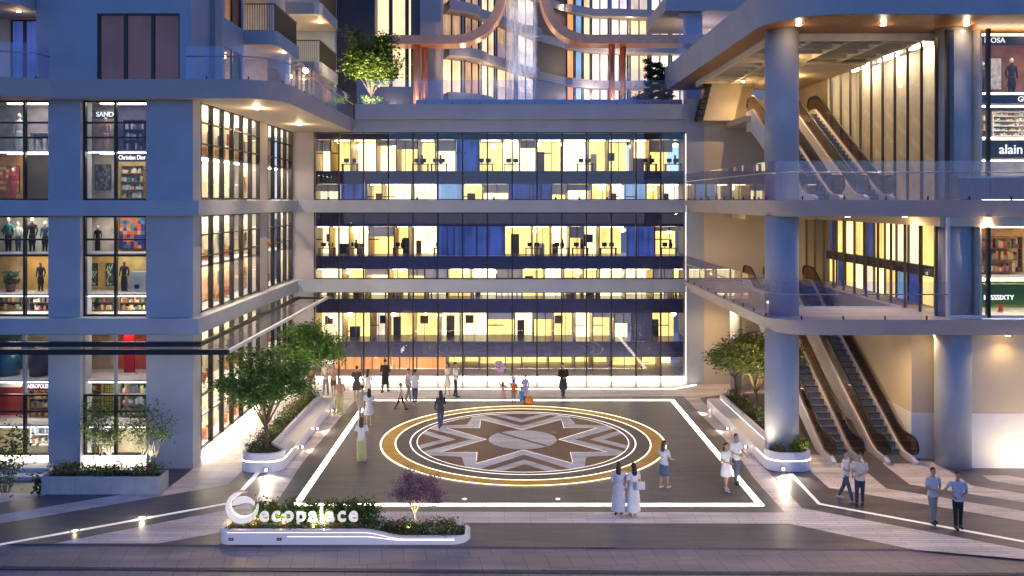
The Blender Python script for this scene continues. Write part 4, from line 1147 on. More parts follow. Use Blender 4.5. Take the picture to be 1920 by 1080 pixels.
# escalators
def escalator(label, x0, x1, yb, z0, z1, top_flat=1.4):
    run = (z1-z0)/math.tan(R(30)); ya = yb+1.1; yt = ya+run; ye = yt+top_flat
    t = thing('escalator', label, 'escalator', ((x0+x1)/2, yb, z0), 'escalators')
    sk = 0.16
    prof = lambda o: [(yb-0.1, z0+o), (ya, z0+o), (yt, z1+o), (ye, z1+o)]
    # truss with side skirts
    low = [(yb-0.1, z0+0.004), (ya+0.5, z0+0.004), (yt+0.45, z1-0.75), (ye, z1-0.75)]
    for xa in (x0, x1-sk):
        up = [(yb-0.12, z0+0.10), (yb+0.2, z0+0.22), (ya-0.25, z0+0.24), (ya+0.25, z0+0.42), (yt+0.1, z1+0.32), (yt+0.5, z1+0.30), (ye, z1+0.26)]
        MB().extr_x(low+up[::-1], xa, xa+sk).build('skirt', M['white'], t)
    MB().extr_x([(ya+0.5, z0-0.02), (yt+0.45, z1-0.76), (yt+0.45, z1-0.5), (ya+0.3, z0+0.05)], x0+sk+.003, x1-sk-.003).build('underside', M['white_paint'], t)
    # steps
    mb = MB(); n = int(round((z1-z0)/0.20)); dr = run/n; dz = (z1-z0)/n
    pts = [(yb, z0+0.012), (ya, z0+0.012)]
    for i in range(n):
        y = ya+i*dr; z = z0+0.012+i*dz
        pts += [(y, z+dz), (y+dr, z+dz)]
    pts += [(ye, z1+0.012), (ye, z1-0.3), (yt, z1-0.35), (ya+0.3, z0-0.05) if z0 > 0.5 else (ya+0.6, z0+0.003), (yb, z0+0.003)]
    # triangulated strip so the saw-tooth is exact
    xs = (x0+sk+0.01, x1-sk-0.01); top = pts[:2+2*n+1]
    for a, b in zip(top, top[1:]):
        mb.quad((xs[0], a[0], a[1]), (xs[1], a[0], a[1]), (xs[1], b[0], b[1]), (xs[0], b[0], b[1]))
    mb.build('steps', M['step'], t)
    mb = MB()
    for i in range(n):
        y = ya+i*dr; z = z0+0.012+(i+1)*dz
        mb.box(xs[0], xs[1], y-0.012, y+0.012, z-0.02, z+0.004)
    mb.build('step_edges', M['rubber'], t)
    # balustrades
    for xa in (x0+0.05, x1-0.08):
        h = 0.98
        path = [(yb-0.05, z0+h-0.62)]
        for i in range(9):
            a = R(200-110*i/8)
            path.append((yb+0.1+0.36*math.cos(a), z0+h-0.36+0.36*math.sin(a)))
        path += [(ya-0.25, z0+h), (ya+0.02, z0+h+0.06), (ya+0.3, z0+h+0.2), (yt-0.25, z1+h-0.13), (yt+0.05, z1+h-0.02), (yt+0.3, z1+h), (ye-0.3, z1+h)]
        for i in range(9):
            a = R(90-110*i/8)
            path.append((ye-0.3+0.36*math.cos(a), z1+h-0.36+0.36*math.sin(a)))
        base = [(yb+0.2, z0+0.24), (ya-0.25, z0+0.26), (ya+0.25, z0+0.44), (yt+0.1, z1+0.34), (yt+0.5, z1+0.32), (ye-0.02, z1+0.28)]
        mb = MB()
        # glass: strip between handrail path and base
        poly = path+base[::-1]
        mb.extr_x(poly, xa, xa+0.02)
        b = mb.build('balustrade', M['g_brown'], t)
        MB().tube([(xa+0.01, p[0], p[1]) for p in path], 0.042, 8).build('handrail', M['rubber'], b)
    return t
escalator('left lower escalator rising from the plaza beside the planter column', 12.44, 13.65, 32.9, 0.005, 5.66)
escalator('right lower escalator rising from the plaza beside the tan wall', 14.50, 15.70, 32.9, 0.005, 5.66)
escalator('left upper escalator rising from the second floor under the grid ceiling', 12.44, 13.65, 34.8, 10.045, 14.3, 1.2)
escalator('right upper escalator rising from the second floor beside the glazed wall', 14.50, 15.70, 34.8, 10.045, 14.3, 1.2)
MB().box(12.1, 16.1, 43.6, 47.15, 14.0, 14.3).build('upper_landing', M['tan'], pav)
# plants seen between the upper escalators

# ------------------------------------------------------------------ residential block above the left shops
lt = thing('apartment_block', 'blue-grey apartment block with dark triple window and balconies above the left shops', 'building', (-14, 38, 14.46))
TZ = 26.0
wx0, wx1 = PX(182, 33.0), PX(337, 33.0); wz0, wz1 = 14.5, PZ(25, 33.0)
tx1 = PX(358, 33.0); tx0 = PX(68, 33.0)
MB().box(tx0, wx0, 33.0, 33.5, 14.465, TZ).build('wall', M['wall'], lt)
MB().box(wx1, tx1, 33.0, 33.5, 14.465, TZ).build('wall', M['wall'], lt)
MB().box(wx0, wx1, 33.0, 33.5, wz1, TZ).build('wall', M['wall'], lt)
MB().box(tx0, tx1-0.01, 33.51, 35.2, 14.465, TZ).build('wall', M['wall_warm'], lt)
SX = -11.78
MB().box(tx1-0.4, SX, 35.2, 36.0, 14.465, TZ).build('recessed_wall', plain('slate_paint', (.30, .32, .33), .7, var=.05), lt)
def tri_window(x0, x1, y, z0, z1, n, parent, pane, fw=0.06):
    mb = MB()
    for k in range(n+1):
        x = x0+(x1-x0)*k/n; mb.box(max(x0, x-fw), min(x1, x+fw), y-0.02, y+0.10, z0, z1)
    for zt in (z0+fw/2, z1-fw/2):
        for k in range(n):
            xa, xb = x0+(x1-x0)*k/n+fw+.001, x0+(x1-x0)*(k+1)/n-fw-.001
            mb.box(xa, xb, y-0.01, y+0.09, zt-fw/2, zt+fw/2)
    wn = mb.build('window', M['black'], parent)
    MB().quad((x0, y+0.05, z0), (x1, y+0.05, z0), (x1, y+0.05, z1), (x0, y+0.05, z1)).build('pane', pane, wn)
    return wn
tri_window(wx0, wx1, 33.06, wz0, wz1, 3, lt, M['g_dark'])
MB().box(wx0, wx1, 33.4, 33.46, wz0, wz1).build('dusk_glow_panel', M['w_dusk_glow'], lt)  # glowing sheet stands in for the dusk reflection in the triple window
# left recess with curved balcony above
MB().box(-24, tx0-0.001, 34.4, 35.0, 14.465, TZ).build('wall', M['wall_warm'], lt)
tri_window(-19.6, PX(70, 33.2), 34.3, 14.5, 17.2, 3, lt, M['w_blue'])
rp_ = [(-24, 31.4), (-18.9, 31.4)]+[(-18.9+1.0*math.sin(R(15*i)), 32.2-0.8*math.cos(R(15*i))) for i in range(1, 7)]+[(tx0-0.05, 34.35), (-24, 34.35)]
MB().prism(rp_, 17.28, 17.95).build('balcony_slab', M['wall'], lt)
downlight(PX(35, 33.0), 33.0, 17.27, 'warm downlight under the balcony at the upper left corner', 40, 0.08)
# side wall with windows and balconies facing the plaza
MB().box(-13.5, SX, 36.0, 36.35, 14.465, TZ).build('wall', M['wall'], lt)
for (z0, z1) in ((14.465, 14.56), (16.55, 17.72), (19.9, 21.0), (22.9, TZ)):
    MB().box(-13.5, SX, 36.351, 38.75, z0, z1).build('wall', M['wall'], lt)
for (z0, z1) in ((14.56, 16.55), (17.72, 19.9), (21.0, 22.9)):
    mb = MB()
    for y in (36.38, 37.55, 38.7): mb.box(SX-0.12, SX-0.03, y-0.06, y+0.06, z0, z1)
    wn = mb.build('window', M['black'], lt)
    MB().quad((SX-0.08, 36.4, z0), (SX-0.08, 38.7, z0), (SX-0.08, 38.7, z1), (SX-0.08, 36.4, z1)).build('pane', M['g_dark'], wn)
    MB().box(SX-0.5, SX-0.42, 36.4, 38.7, z0, z1).build('lit_curtain', M['w_home2'], lt)
MB().box(-13.5, SX, 38.751, 39.0, 14.465, TZ).build('wall', M['wall'], lt)
MB().box(-14.0, -13.6, 38.8, 56, 14.465, TZ).build('wall', M['wall_warm'], lt)
MB().box(-13.6, SX-0.2, 43.6, 47.2, 14.465, TZ).build('wall', plain('pale_plaster', (.6, .52, .44), .7), lt)
MB().box(-13.6, -10.4, 52.9, 53.5, 14.465, TZ).build('fin_wall', M['wall'], lt)
for zf in (14.6, 17.75, 21.05):
    for (ya, yb) in ((39.05, 43.5), (47.3, 52.8)):
        for k in range(3):
            y0 = ya+0.2+(yb-ya-0.4)*k/3; y1 = ya+0.2+(yb-ya-0.4)*(k+1)/3-0.08
            wn = MB().box(-13.6, -13.55, y0, y1, zf+0.02, zf+2.3).build('balcony_window', M['w_home' if k % 2 else 'w_home3'], lt)
            MB().box(-13.59, -13.5, y1, y1+0.07, zf+0.02, zf+2.35).build('frame', M['black'], wn)
def railing(x0, x1, y0, y1, z, parent, h=1.15):
    mb = MB()
    for i in range(int((x1-x0)/0.11)): mb.box(x0+i*0.11, x0+i*0.11+0.02, y0-0.02, y0, z, z+h)
    for i in range(int((y1-y0)/0.11)): mb.box(x1-0.02, x1, y0+i*0.11, y0+i*0.11+0.05, z, z+h)
    mb.box(x0, x1+0.02, y0-0.04, y0-0.0201, z+h, z+h+0.05); mb.box(x1+0.001, x1+0.03, y0, y1, z+h, z+h+0.05)
    return mb.build('railing', M['black'], parent)
for zf in (17.08, 20.38):
    for (ya, yb, xo) in ((39.05, 43.4, -10.35), (47.9, 52.8, -10.2)):
        poly = [(-13.5, ya), (xo-0.35, ya), (xo-0.1, ya+0.1), (xo, ya+0.35), (xo, yb), (-13.5, yb)]
        b = MB().prism(poly, zf, zf+0.66).build('balcony', M['wall'] if ya < 40 else M['wall_warm'], lt)
        MB().sheet([(x+(0.03 if x < -12 else -0.05), y+(0.05 if y < ya+1 else -0.05)) for x, y in poly], zf-0.004).build('soffit', MATS['soffit_paint'], b)
        railing(-11.75, xo-0.06, ya+0.06, yb-0.1, zf+0.66, b)
downlight(PX(533, 41), 41.0, 17.07, 'warm downlight under the nearer balcony of the left apartment block', 150, 0.08)
downlight(PX(600, 50), 50.0, 20.37, 'warm downlight under the farther balcony of the left apartment block', 180, 0.08)
downlight(-11.6, 50.0, 17.07, 'downlight under the lowest far balcony of the left apartment block', 70, 0.08)

# ------------------------------------------------------------------ curved residential tower at the back
bt_ = thing('apartment_tower', 'curved cream apartment tower with lit windows behind the roof deck', 'building', (3, 75, 15))
TP = [(PX(827, 62), 62), (PX(870, 63), 63), (PX(930, 66.5), 66.5), (PX(1004, 73), 73), (PX(1062, 77), 77), (PX(1108, 79), 79), (PX(1180, 80), 80), (PX(1258, 80), 80), (PX(1330, 80), 80)]
def along(path):
    L = [0]
    for a, b in zip(path, path[1:]): L.append(L[-1]+math.dist(a, b))
    def at(s):
        for i in range(len(L)-1):
            if s <= L[i+1]+1e-9 or i == len(L)-2:
                u = (s-L[i])/(L[i+1]-L[i])
                return (path[i][0]+u*(path[i+1][0]-path[i][0]), path[i][1]+u*(path[i+1][1]-path[i][1]))
    return at, L
at_, TL = along(TP)
mb = MB(); ribbon(mb, [(p[0]-.3, p[1]+.5) for p in TP], 15.2, 34.5, 0.3); mb.build('inner_wall', M['cream'], bt_)
off = lambda d: inset_path(TP, d)
FLZ = [17.05+3.25*k for k in range(6)]            # undersides of the floor bands
for k, zf in enumerate(FLZ):
    front = inset_path(TP, -0.9); front = [(p[0]+0, p[1]) for p in front]
    # a gently waving balcony edge
    edge = []
    N_ = 60
    for i in range(N_+1):
        s = TL[-1]*i/N_; p = at_(s); q = at_(min(TL[-1], s+0.1)); r_ = at_(max(0, s-0.1))
        tdir = Vector((q[0]-r_[0], q[1]-r_[1])).normalized()
        d = 0.55+0.75*max(0, math.sin(s/TL[-1]*PI*5+0.6+0.5*k))**0.7
        if TL[3]-1.0 < s < TL[4]: d = 0.15
        edge.append((p[0]+tdir.y*d, p[1]-tdir.x*d))
    back = [at_(TL[-1]*i/N_) for i in range(N_+1)]
    mb = MB(); n = N_+1
    vs = [(p[0], p[1], zf) for p in edge]+[(p[0], p[1], zf+0.68) for p in edge]+[(p[0], p[1]+1.2, zf) for p in back]+[(p[0], p[1]+1.2, zf+0.68) for p in back]
    fs = []
    for i in range(N_):
        fs += [(i, i+1, n+i+1, n+i), (2*n+i, 2*n+i+1, i+1, i), (n+i, n+i+1, 3*n+i+1, 3*n+i)]
    mb.add(vs, fs)
    mb.build('floor_band', M['wall_warm'], bt_)
    if k < 5:
        for seg in ([edge[i] for i in range(10, 22)], [edge[i] for i in range(41, 56)]):
            mb = MB(); ribbon(mb, [(p[0], p[1]+0.12) for p in seg], zf+0.68, zf+1.75, 0.02)
            mb.build('glass_rail', M['g_rail'], bt_)
WT = [  # windows on each stretch of the front: colour keys
    (0, ['w_home']), (1, ['w_home3', 'w_home']), (2, ['w_home', 'w_home3']), (3, []), (4, ['w_orange', 'w_sky', 'w_home']),
    (5, ['w_home3', 'w_home3']), (6, ['w_home', 'w_home3']), (7, ['w_home3', 'w_home2'])]
zlev = [15.2]+[z+0.68 for z in FLZ]
for k, z0 in enumerate(zlev[:6]):
    z1 = FLZ[k]
    for si, keys in WT:
        a, b = TP[si], TP[si+1]
        seg = math.dist(a, b)
        pt = lambda u, d=0.0: (a[0]+u*(b[0]-a[0])+0, a[1]+u*(b[1]-a[1])+d)
        if not keys:
            mb = MB(); p, q = pt(0), pt(1)
            mb.add([(p[0], p[1], z0), (q[0], q[1], z0), (q[0], q[1], z1), (p[0], p[1], z1), (p[0], p[1]+.4, z0), (q[0], q[1]+.4, z0), (q[0], q[1]+.4, z1), (p[0], p[1]+.4, z1)], [(0, 1, 2, 3), (4, 7, 6, 5), (0, 3, 7, 4), (1, 5, 6, 2)])
            mb.build('brown_wall', M['brownwall'], bt_); continue
        n = len(keys)
        for j, ky in enumerate(keys):
            u0, u1 = (j+0.04)/n, (j+0.88)/n
            if k in (2, 3) and si in (0, 1, 2) and j == 0: ky = 'w_home2'
            if k == 1 and si == 1 and j == 0: ky = 'w_home2'
            if k == 0: ky = {'w_home2': 'w_home', 'w_orange': 'w_home'}.get(ky, ky)
            p, q = pt(u0), pt(u1)
            mb = MB().quad((p[0], p[1], z0), (q[0], q[1], z0), (q[0], q[1], z1-0.12), (p[0], p[1], z1-0.12))
            wn = mb.build('window', M[ky], bt_)
            fm = MB()
            for u in (u0, (u0+u1)/2, u1) if si != 4 else (u0, u1):
                r_ = pt(u, -0.04); fm.box(r_[0]-0.06, r_[0]+0.06, r_[1]-0.05, r_[1]+0.02, z0, z1-0.1)
            fm.build('frame', M['black'], wn)
            p, q = pt(u1), pt((j+1.05)/n if j < n-1 else 1.0)
            mb = MB(); mb.add([(p[0], p[1]-.06, z0), (q[0], q[1]-.06, z0), (q[0], q[1]-.06, z1), (p[0], p[1]-.06, z1)], [(0, 1, 2, 3)])
            mb.build('wall_pier', M['wall_warm'], bt_)
for i, (px, py, Y) in enumerate(((1054, 10, 76.0), (1183, 31, 78.9))):
    downlight(PX(px, Y), Y, PZ(py, Y), 'warm downlight under a balcony of the curved tower, %s one' % ('left', 'right')[i], 160, 0.14)
add_light('POINT', (1.5, 70, 17.2), 160, (1, .75, .5), .3, bt_); add_light('POINT', (8, 77.6, 19.6), 160, (1, .75, .5), .3, bt_); add_light('POINT', (-0.6, 64.4, 19.3), 60, (1, .75, .5), .2, bt_)
add_light('POINT', (-2.6, 61.0, 19.2), 60, (1, .75, .5), .2, bt_); add_light('POINT', (10, 77.8, 22.6), 120, (1, .75, .5), .2, bt_)
# block between: ribbed dark wall, double height lit window, columns
mbk = thing('stair_tower', 'dark ribbed stair tower with tall warm lit windows behind the deck tree', 'building', (-8, 58, 15))
ya = 57.0
mb = MB(); xa, xb = PX(600, ya), PX(703, ya); mb.box(xa, xb, ya, ya+2, 14.9, 30)
for i in range(28): mb.box(xa+i*(xb-xa)/28, xa+(i+.5)*(xb-xa)/28, ya-0.06, ya-0.001, 14.9, 30)
mb.build('ribbed_wall', M['darkclad'], mbk)
MB().box(PX(703, ya)+.01, PX(770, ya), ya+1.2, ya+1.3, 17.6, 30).build('window', lit_window('tall_warm_window', (1.0, .72, .42), .75, drape=1.0, contrast=.25), mbk)
mb = MB()
for px in (729, 760): mb.box(PX(px, ya)-.12, PX(px, ya)+.12, ya+0.9, ya+1.15, 17.6, 30)
mb.build('mullion', M['black'], mbk)
MB().box(PX(703, ya), PX(770, ya), ya+0.3, ya+2, 14.9, 17.59).build('spandrel', M['darkclad'], mbk)
MB().box(PX(770, ya)+.01, PX(788, ya), ya, ya+2, 14.9, 30).build('dark_column', M['darkclad'], mbk)
MB().box(PX(788, ya)+.01, PX(827, ya), ya-0.3, ya+2, 14.9, 30).build('grey_column', M['wall_warm'], mbk)
add_light('POINT', (PX(735, ya), ya-0.4, 16.2), 50, (1, .72, .42), .3, mbk)
# tower at the upper right behind the roof
rt = thing('far_right_block', 'grey block with balcony and column rising behind the right roof', 'building', (12, 56, 15))
MB().box(PX(1287, 56), PX(1317, 56), 56, 57, 15.2, 22.0).build('column', M['wall'], rt)
MB().box(PX(1245, 55), PX(1420, 55), 54.5, 62, 22.0, 22.9).build('floor_slab', M['wall_warm'], rt)
MB().box(PX(1305, 60), PX(1440, 60), 60, 60.5, 15.2, 24).build('back_wall', M['cream'], rt)
MB().box(PX(1330, 59.9), PX(1385, 59.9), 59.8, 59.98, 20.0, 21.9).build('lit_window', M['w_home'], rt)
railing(PX(1252, 55), PX(1400, 55), 54.6, 56, 22.9, rt)
glass_rail('glass_balustrade', 'sloping glass edge behind the roof at the upper right', [(10.6, 52.5), (14.5, 52.5)], 16.2, 5.2, panel=1.4)
add_light('POINT', (13.2, 58, 20.5), 90, (1, .72, .42), .3, rt)

# ------------------------------------------------------------------ roof deck: rail, copper arch, waterfall, plants
glass_rail('glass_balustrade', 'straight glass balustrade along the front of the roof deck', [(-8.1, 47.3), (9.9, 47.3)], 15.28, 1.35, rail=None, panel=1.5)
arch = thing('copper_arch', 'copper coloured ribbon arch on posts over the deck waterfall', 'pergola', (1, 54.5, 15.2))
def W(px, py, Y=54.0): return (PX(px, Y), PZ(py, Y))
def bez(p0, p1, p2, p3, n=14):
    return [tuple((1-u)**3*p0[i]+3*(1-u)**2*u*p1[i]+3*(1-u)*u*u*p2[i]+u**3*p3[i] for i in (0, 1)) for u in [k/n for k in range(n+1)]]
cl = [W(712, 74)]+bez(W(850, 74), W(895, 72), W(925, 48), W(938, 5))+bez(W(938, 5), W(945, -26), W(955, -34), W(981, -34))[1:]
cr_ = bez(W(981, -34), W(1008, -34), W(1016, -26), W(1024, 5))+bez(W(1024, 5), W(1036, 48), W(1062, 72), W(1108, 73))[1:]+[W(1330, 73)]
path = cl+cr_[1:]
mb = MB(); mb.smooth = True
th = 0.28; rings = []
for i, p in enumerate(path):
    a = Vector(path[max(i-1, 0)]); b = Vector(path[min(i+1, len(path)-1)]); tt = (b-a).normalized(); nn = Vector((-tt.y, tt.x))
    u = Vector(p)+nn*th; d_ = Vector(p)-nn*th
    rings.append([(u.x, 54.0, u.y), (u.x, 55.7, u.y), (d_.x, 55.7, d_.y), (d_.x, 54.0, d_.y)])
mb.smooth = False
mb.loft(rings); mb.build('ribbon', M['copper'], arch)
for px, Y in ((781, 54.3), (796, 55.3), (1147, 54.3), (1168, 55.3)):
    MB().cyl(PX(px, Y), Y, 15.21, W(0, 80)[1]-0.05, 0.2, 20).build('post', M['copper'], arch)
for px in (785, 1157, 880, 1080):
    x = PX(px, 54.3)
    add_light('SPOT', (x, 53.4, 15.4), 260, (1, .62, .32), .1, arch, 90, (x, 54.6, 20))
add_light('POINT', (1.0, 53.6, 22.3), 60, (1, .85, .7), .2, arch); add_light('SPOT', (1.0, 52.6, 15.4), 800, (.95, .9, 1), .1, arch, 50, (1.05, 55, 21))
# waterfall: a rippled sheet of falling water with broken edges
m, N, L, p = new_mat('falling_water')
tc = N.new('ShaderNodeTexCoord'); mp = N.new('ShaderNodeMapping'); mp.inputs['Scale'].default_value = (6, 6, 0.8)
L.new(tc.outputs['Object'], mp.inputs['Vector'])
n1 = N.new('ShaderNodeTexNoise'); n1.inputs['Scale'].default_value = 1.2; n1.inputs['Detail'].default_value = 8; n1.inputs['Roughness'].default_value = .7
L.new(mp.outputs[0], n1.inputs['Vector'])
mr = N.new('ShaderNodeMapRange'); mr.inputs[1].default_value = .40; mr.inputs[2].default_value = .75; mr.inputs[3].default_value = .05; mr.inputs[4].default_value = .66
L.new(n1.outputs['Fac'], mr.inputs[0])
p.inputs['Base Color'].default_value = (.8, .82, .88, 1); p.inputs['Roughness'].default_value = .25
tl = N.new('ShaderNodeBsdfTranslucent'); tl.inputs[0].default_value = (.9, .92, 1, 1)
m1 = N.new('ShaderNodeMixShader'); m1.inputs[0].default_value = .5; L.new(p.outputs[0], m1.inputs[1]); L.new(tl.outputs[0], m1.inputs[2])
tr = N.new('ShaderNodeBsdfTransparent'); m2 = N.new('ShaderNodeMixShader')
L.new(mr.outputs[0], m2.inputs[0]); L.new(tr.outputs[0], m2.inputs[1]); L.new(m1.outputs[0], m2.inputs[2]); L.new(m2.outputs[0], N['Material Output'].inputs['Surface'])
M['water'] = m
mb = MB(); mb.smooth = True
rr = random.Random(3)
for sh in range(3):
    nx, nz = 24, 30; vs = []; fs = []
    x0, x1 = PX(948, 54.8)+sh*0.08, PX(1008, 54.8)-sh*0.08
    for j in range(nz+1):
        for i in range(nx+1):
            x = x0+(x1-x0)*i/nx; z = 15.6+(22.9-15.6)*j/nz
            y = 54.9+sh*0.22+0.06*math.sin(i*1.9+sh)+0.05*noise.noise((x*3, z*1.2, sh))-0.25*(1-j/nz)**2*(0.4+sh*0.3)
            if i in (0, nx): x += 0.06*noise.noise((z*2.3, i, sh))
            vs.append((x, y, z))
    for j in range(nz):
        for i in range(nx):
            a = j*(nx+1)+i; fs.append((a, a+1, a+nx+2, a+nx+1))
    mb.add(vs, fs)
tag(mb.build('waterfall', M['water']), 'sheet of water falling from the copper arch to the deck', 'waterfall')

# ------------------------------------------------------------------ vegetation builders
def leaves(mb, centers, n, size, spread, rr, flat=0.6):
    for _ in range(n):
        c = centers[rr.randrange(len(centers))]
        p = Vector((c[0]+rr.gauss(0, spread), c[1]+rr.gauss(0, spread), c[2]+rr.gauss(0, spread*flat)))
        d = Vector((rr.uniform(-1, 1), rr.uniform(-1, 1), rr.uniform(-.7, .5))).normalized()
        u = d.cross(Vector((rr.uniform(-1, 1), rr.uniform(-1, 1), rr.uniform(.2, 1)))).normalized()
        s_ = size*rr.uniform(.6, 1.3)
        mb.add([tuple(p), tuple(p+d*s_*.5+u*s_*.28), tuple(p+d*s_), tuple(p+d*s_*.5-u*s_*.28)], [(0, 1, 2, 3)])

def tree(name, label, x, y, z, h, trunk_h, rx, ry, rz, seed, leafm, nleaf, lsize, nlimb=7, trunk_r=0.09, barkm=None, lean=0.0, bare=0.0, group=None, cat='tree', spread=None, stems=1):
    rr = random.Random(seed)
    t = thing(name, label, cat, (x, y, z), group)
    tb = MB(); tips = []
    cz = z+h-rz
    for st in range(stems):
        ox = (st-(stems-1)/2)*0.16
        base = Vector((x+ox, y, z)); fork = Vector((x+ox*1.6+rr.uniform(-.08, .08)+lean, y+rr.uniform(-.05, .05), z+trunk_h))
        mid = base.lerp(fork, .5)+Vector((rr.uniform(-.05, .05), rr.uniform(-.05, .05), 0))
        tb.tube([base, base+Vector((0, 0, .08)), mid, fork], [trunk_r*1.5, trunk_r*1.05, trunk_r*.9, trunk_r*.75], 10)
        for i in range(nlimb):
            a = 2*PI*(i+rr.uniform(-.3, .3))/nlimb; el = rr.uniform(.1, 1.0)
            tip = Vector((x+rx*.8*math.cos(a)*math.cos(el), y+ry*.8*math.sin(a)*math.cos(el), cz+rz*.85*(math.sin(el)*1.5-.55)))
            m1_ = fork.lerp(tip, .4)+Vector((rr.uniform(-.1, .1), rr.uniform(-.1, .1), .12*h*.3))
            tb.tube([fork-Vector((0, 0, trunk_h*.25*rr.random())), m1_, tip], [trunk_r*.55, trunk_r*.34, trunk_r*.12], 7)
            tips += [tuple(tip), tuple(m1_.lerp(tip, .6))]
            for k in range(4):
                tt = m1_.lerp(tip, rr.uniform(.1, .9))
                e = tt+Vector((rr.uniform(-1, 1)*rx*.45, rr.uniform(-1, 1)*ry*.45, rr.uniform(-.15, .6)*rz*.6))
                q = Vector(((e.x-x)/rx, (e.y-y)/ry, (e.z-cz)/rz))
                if q.length > 1: e = Vector((x+q.x/q.length*rx, y+q.y/q.length*ry, cz+q.z/q.length*rz))
                tb.tube([tt, tt.lerp(e, .5)+Vector((0, 0, .05)), e], [trunk_r*.22, trunk_r*.14, trunk_r*.05], 5)
                tips += [tuple(e), tuple(tt.lerp(e, .6))]
    tb.build('trunk', barkm or M['bark'], t)
    lb = MB(); leaves(lb, tips, nleaf, lsize, spread or 0.16*min(rx, rz)+0.04, rr)
    lb.build('crown', leafm, t)
    return t
LEAF = leafmat('leaf_green', (.026, .078, .016), (.125, .25, .045))
LEAF2 = leafmat('leaf_bright', (.05, .10, .010), (.20, .28, .04))
LEAFO = leafmat('leaf_olive', (.055, .078, .016), (.18, .22, .06))
LEAFP = leafmat('leaf_purple', (.14, .08, .13), (.42, .26, .33), 5)
LEAFD = leafmat('leaf_dark', (.012, .04, .010), (.05, .11, .025))
FLR = leafmat('flower_red', (.35, .04, .04), (.6, .18, .15), 6)
FLP = leafmat('flower_pink', (.45, .16, .18), (.7, .38, .38), 6)
FLW = leafmat('flower_white', (.5, .5, .45), (.8, .8, .75), 6)
FLL = leafmat('flower_lavender', (.25, .22, .5), (.5, .45, .75), 6)

def shrub(label, x, y, z, r, h, seed, leafm, n=260, size=.09, flower=None, nf=40, group='planter shrubs', name='shrub'):
    rr = random.Random(seed); t = thing(name, label, 'plant' if flower is None else 'flowers', (x, y, z), group)
    tb = MB(); c = []
    for i in range(9):
        a = rr.uniform(0, 6.28); q = r*math.sqrt(rr.random())*.8
        e = (x+q*math.cos(a), y+q*math.sin(a), z+h*rr.uniform(.35, .95)); c.append(e)
        tb.tube([(x+q*.3*math.cos(a), y+q*.3*math.sin(a), z-.02), e], [.012, .005], 5)
    tb.build('stems', M['bark'], t)
    lb = MB(); leaves(lb, c, n, size, r*.34, rr, h/(2*r)+.2)
    lb.build('foliage', leafm, t)
    if flower:
        fb = MB()
        top = [(p[0], p[1], p[2]+h*.12) for p in c]
        leaves(fb, top, nf, size*.75, r*.34, rr, .35); fb.build('blossom', flower, t)
    return t

# deck plants
tree('deck_tree', 'bright green small tree standing on the roof deck by the ribbed wall', PX(695, 49.3), 49.3, 15.25, 4.85, .8, 1.55, 1.3, 2.0, 5, LEAF2, 9000, .19, 9, .075)
add_light('SPOT', (PX(700, 49), 47.9, 15.6), 800, (1, .88, .55), .4, None, 130, (PX(693, 49), 49.4, 18), name='tree_uplight')
for i, (px, tp, hh) in enumerate(((1224, 110, 2.9), (1246, 118, 2.7))):
    Y = 51+i*0.7; rr = random.Random(60+i); x = PX(px, Y); t = thing('column_shrub', ('taller', 'shorter')[i]+' clipped dark green column shrub at the right end of the deck', 'shrub', (x, Y, 15.2))
    MB().tube([(x, Y, 15.2), (x, Y, 15.5)], .06, 8).build('stem', M['bark'], t)
    lb = MB(); cs = [(x+.42*math.cos(a*.7)*rr.uniform(.5, 1), Y+.42*math.sin(a*.7)*rr.uniform(.5, 1), 15.45+hh*(a/60)) for a in range(60)]
    leaves(lb, cs, 5500, .13, .10, rr); lb.build('foliage', LEAFD, t)
for i in range(3):
    shrub('low green plant on the deck beside the left balustrade, %s' % ('nearest the rail', 'in the middle', 'by the tree')[i], -8.0+i*0.55, 48.2+i*0.2, 15.21, .35, .5, 70+i, LEAF2, 240, .11, group='deck plants')
t = thing('deck_stairs', 'short flight of pale stairs with planted bank at the right of the deck', 'stairs', (7, 52, 15.2))
mb = MB()
for i in range(9): mb.box(PX(1120+i*11, 51), PX(1120+(i+1)*11, 51), 51, 52.6, 15.21, 15.35+i*0.14)
mb.build('steps', M['wall_warm'], t)
shrub('clipped bank of green plants beside the deck stairs', PX(1195, 50.4), 50.4, 15.21, .9, .9, 77, LEAFD, 900, .12, group='deck plants')

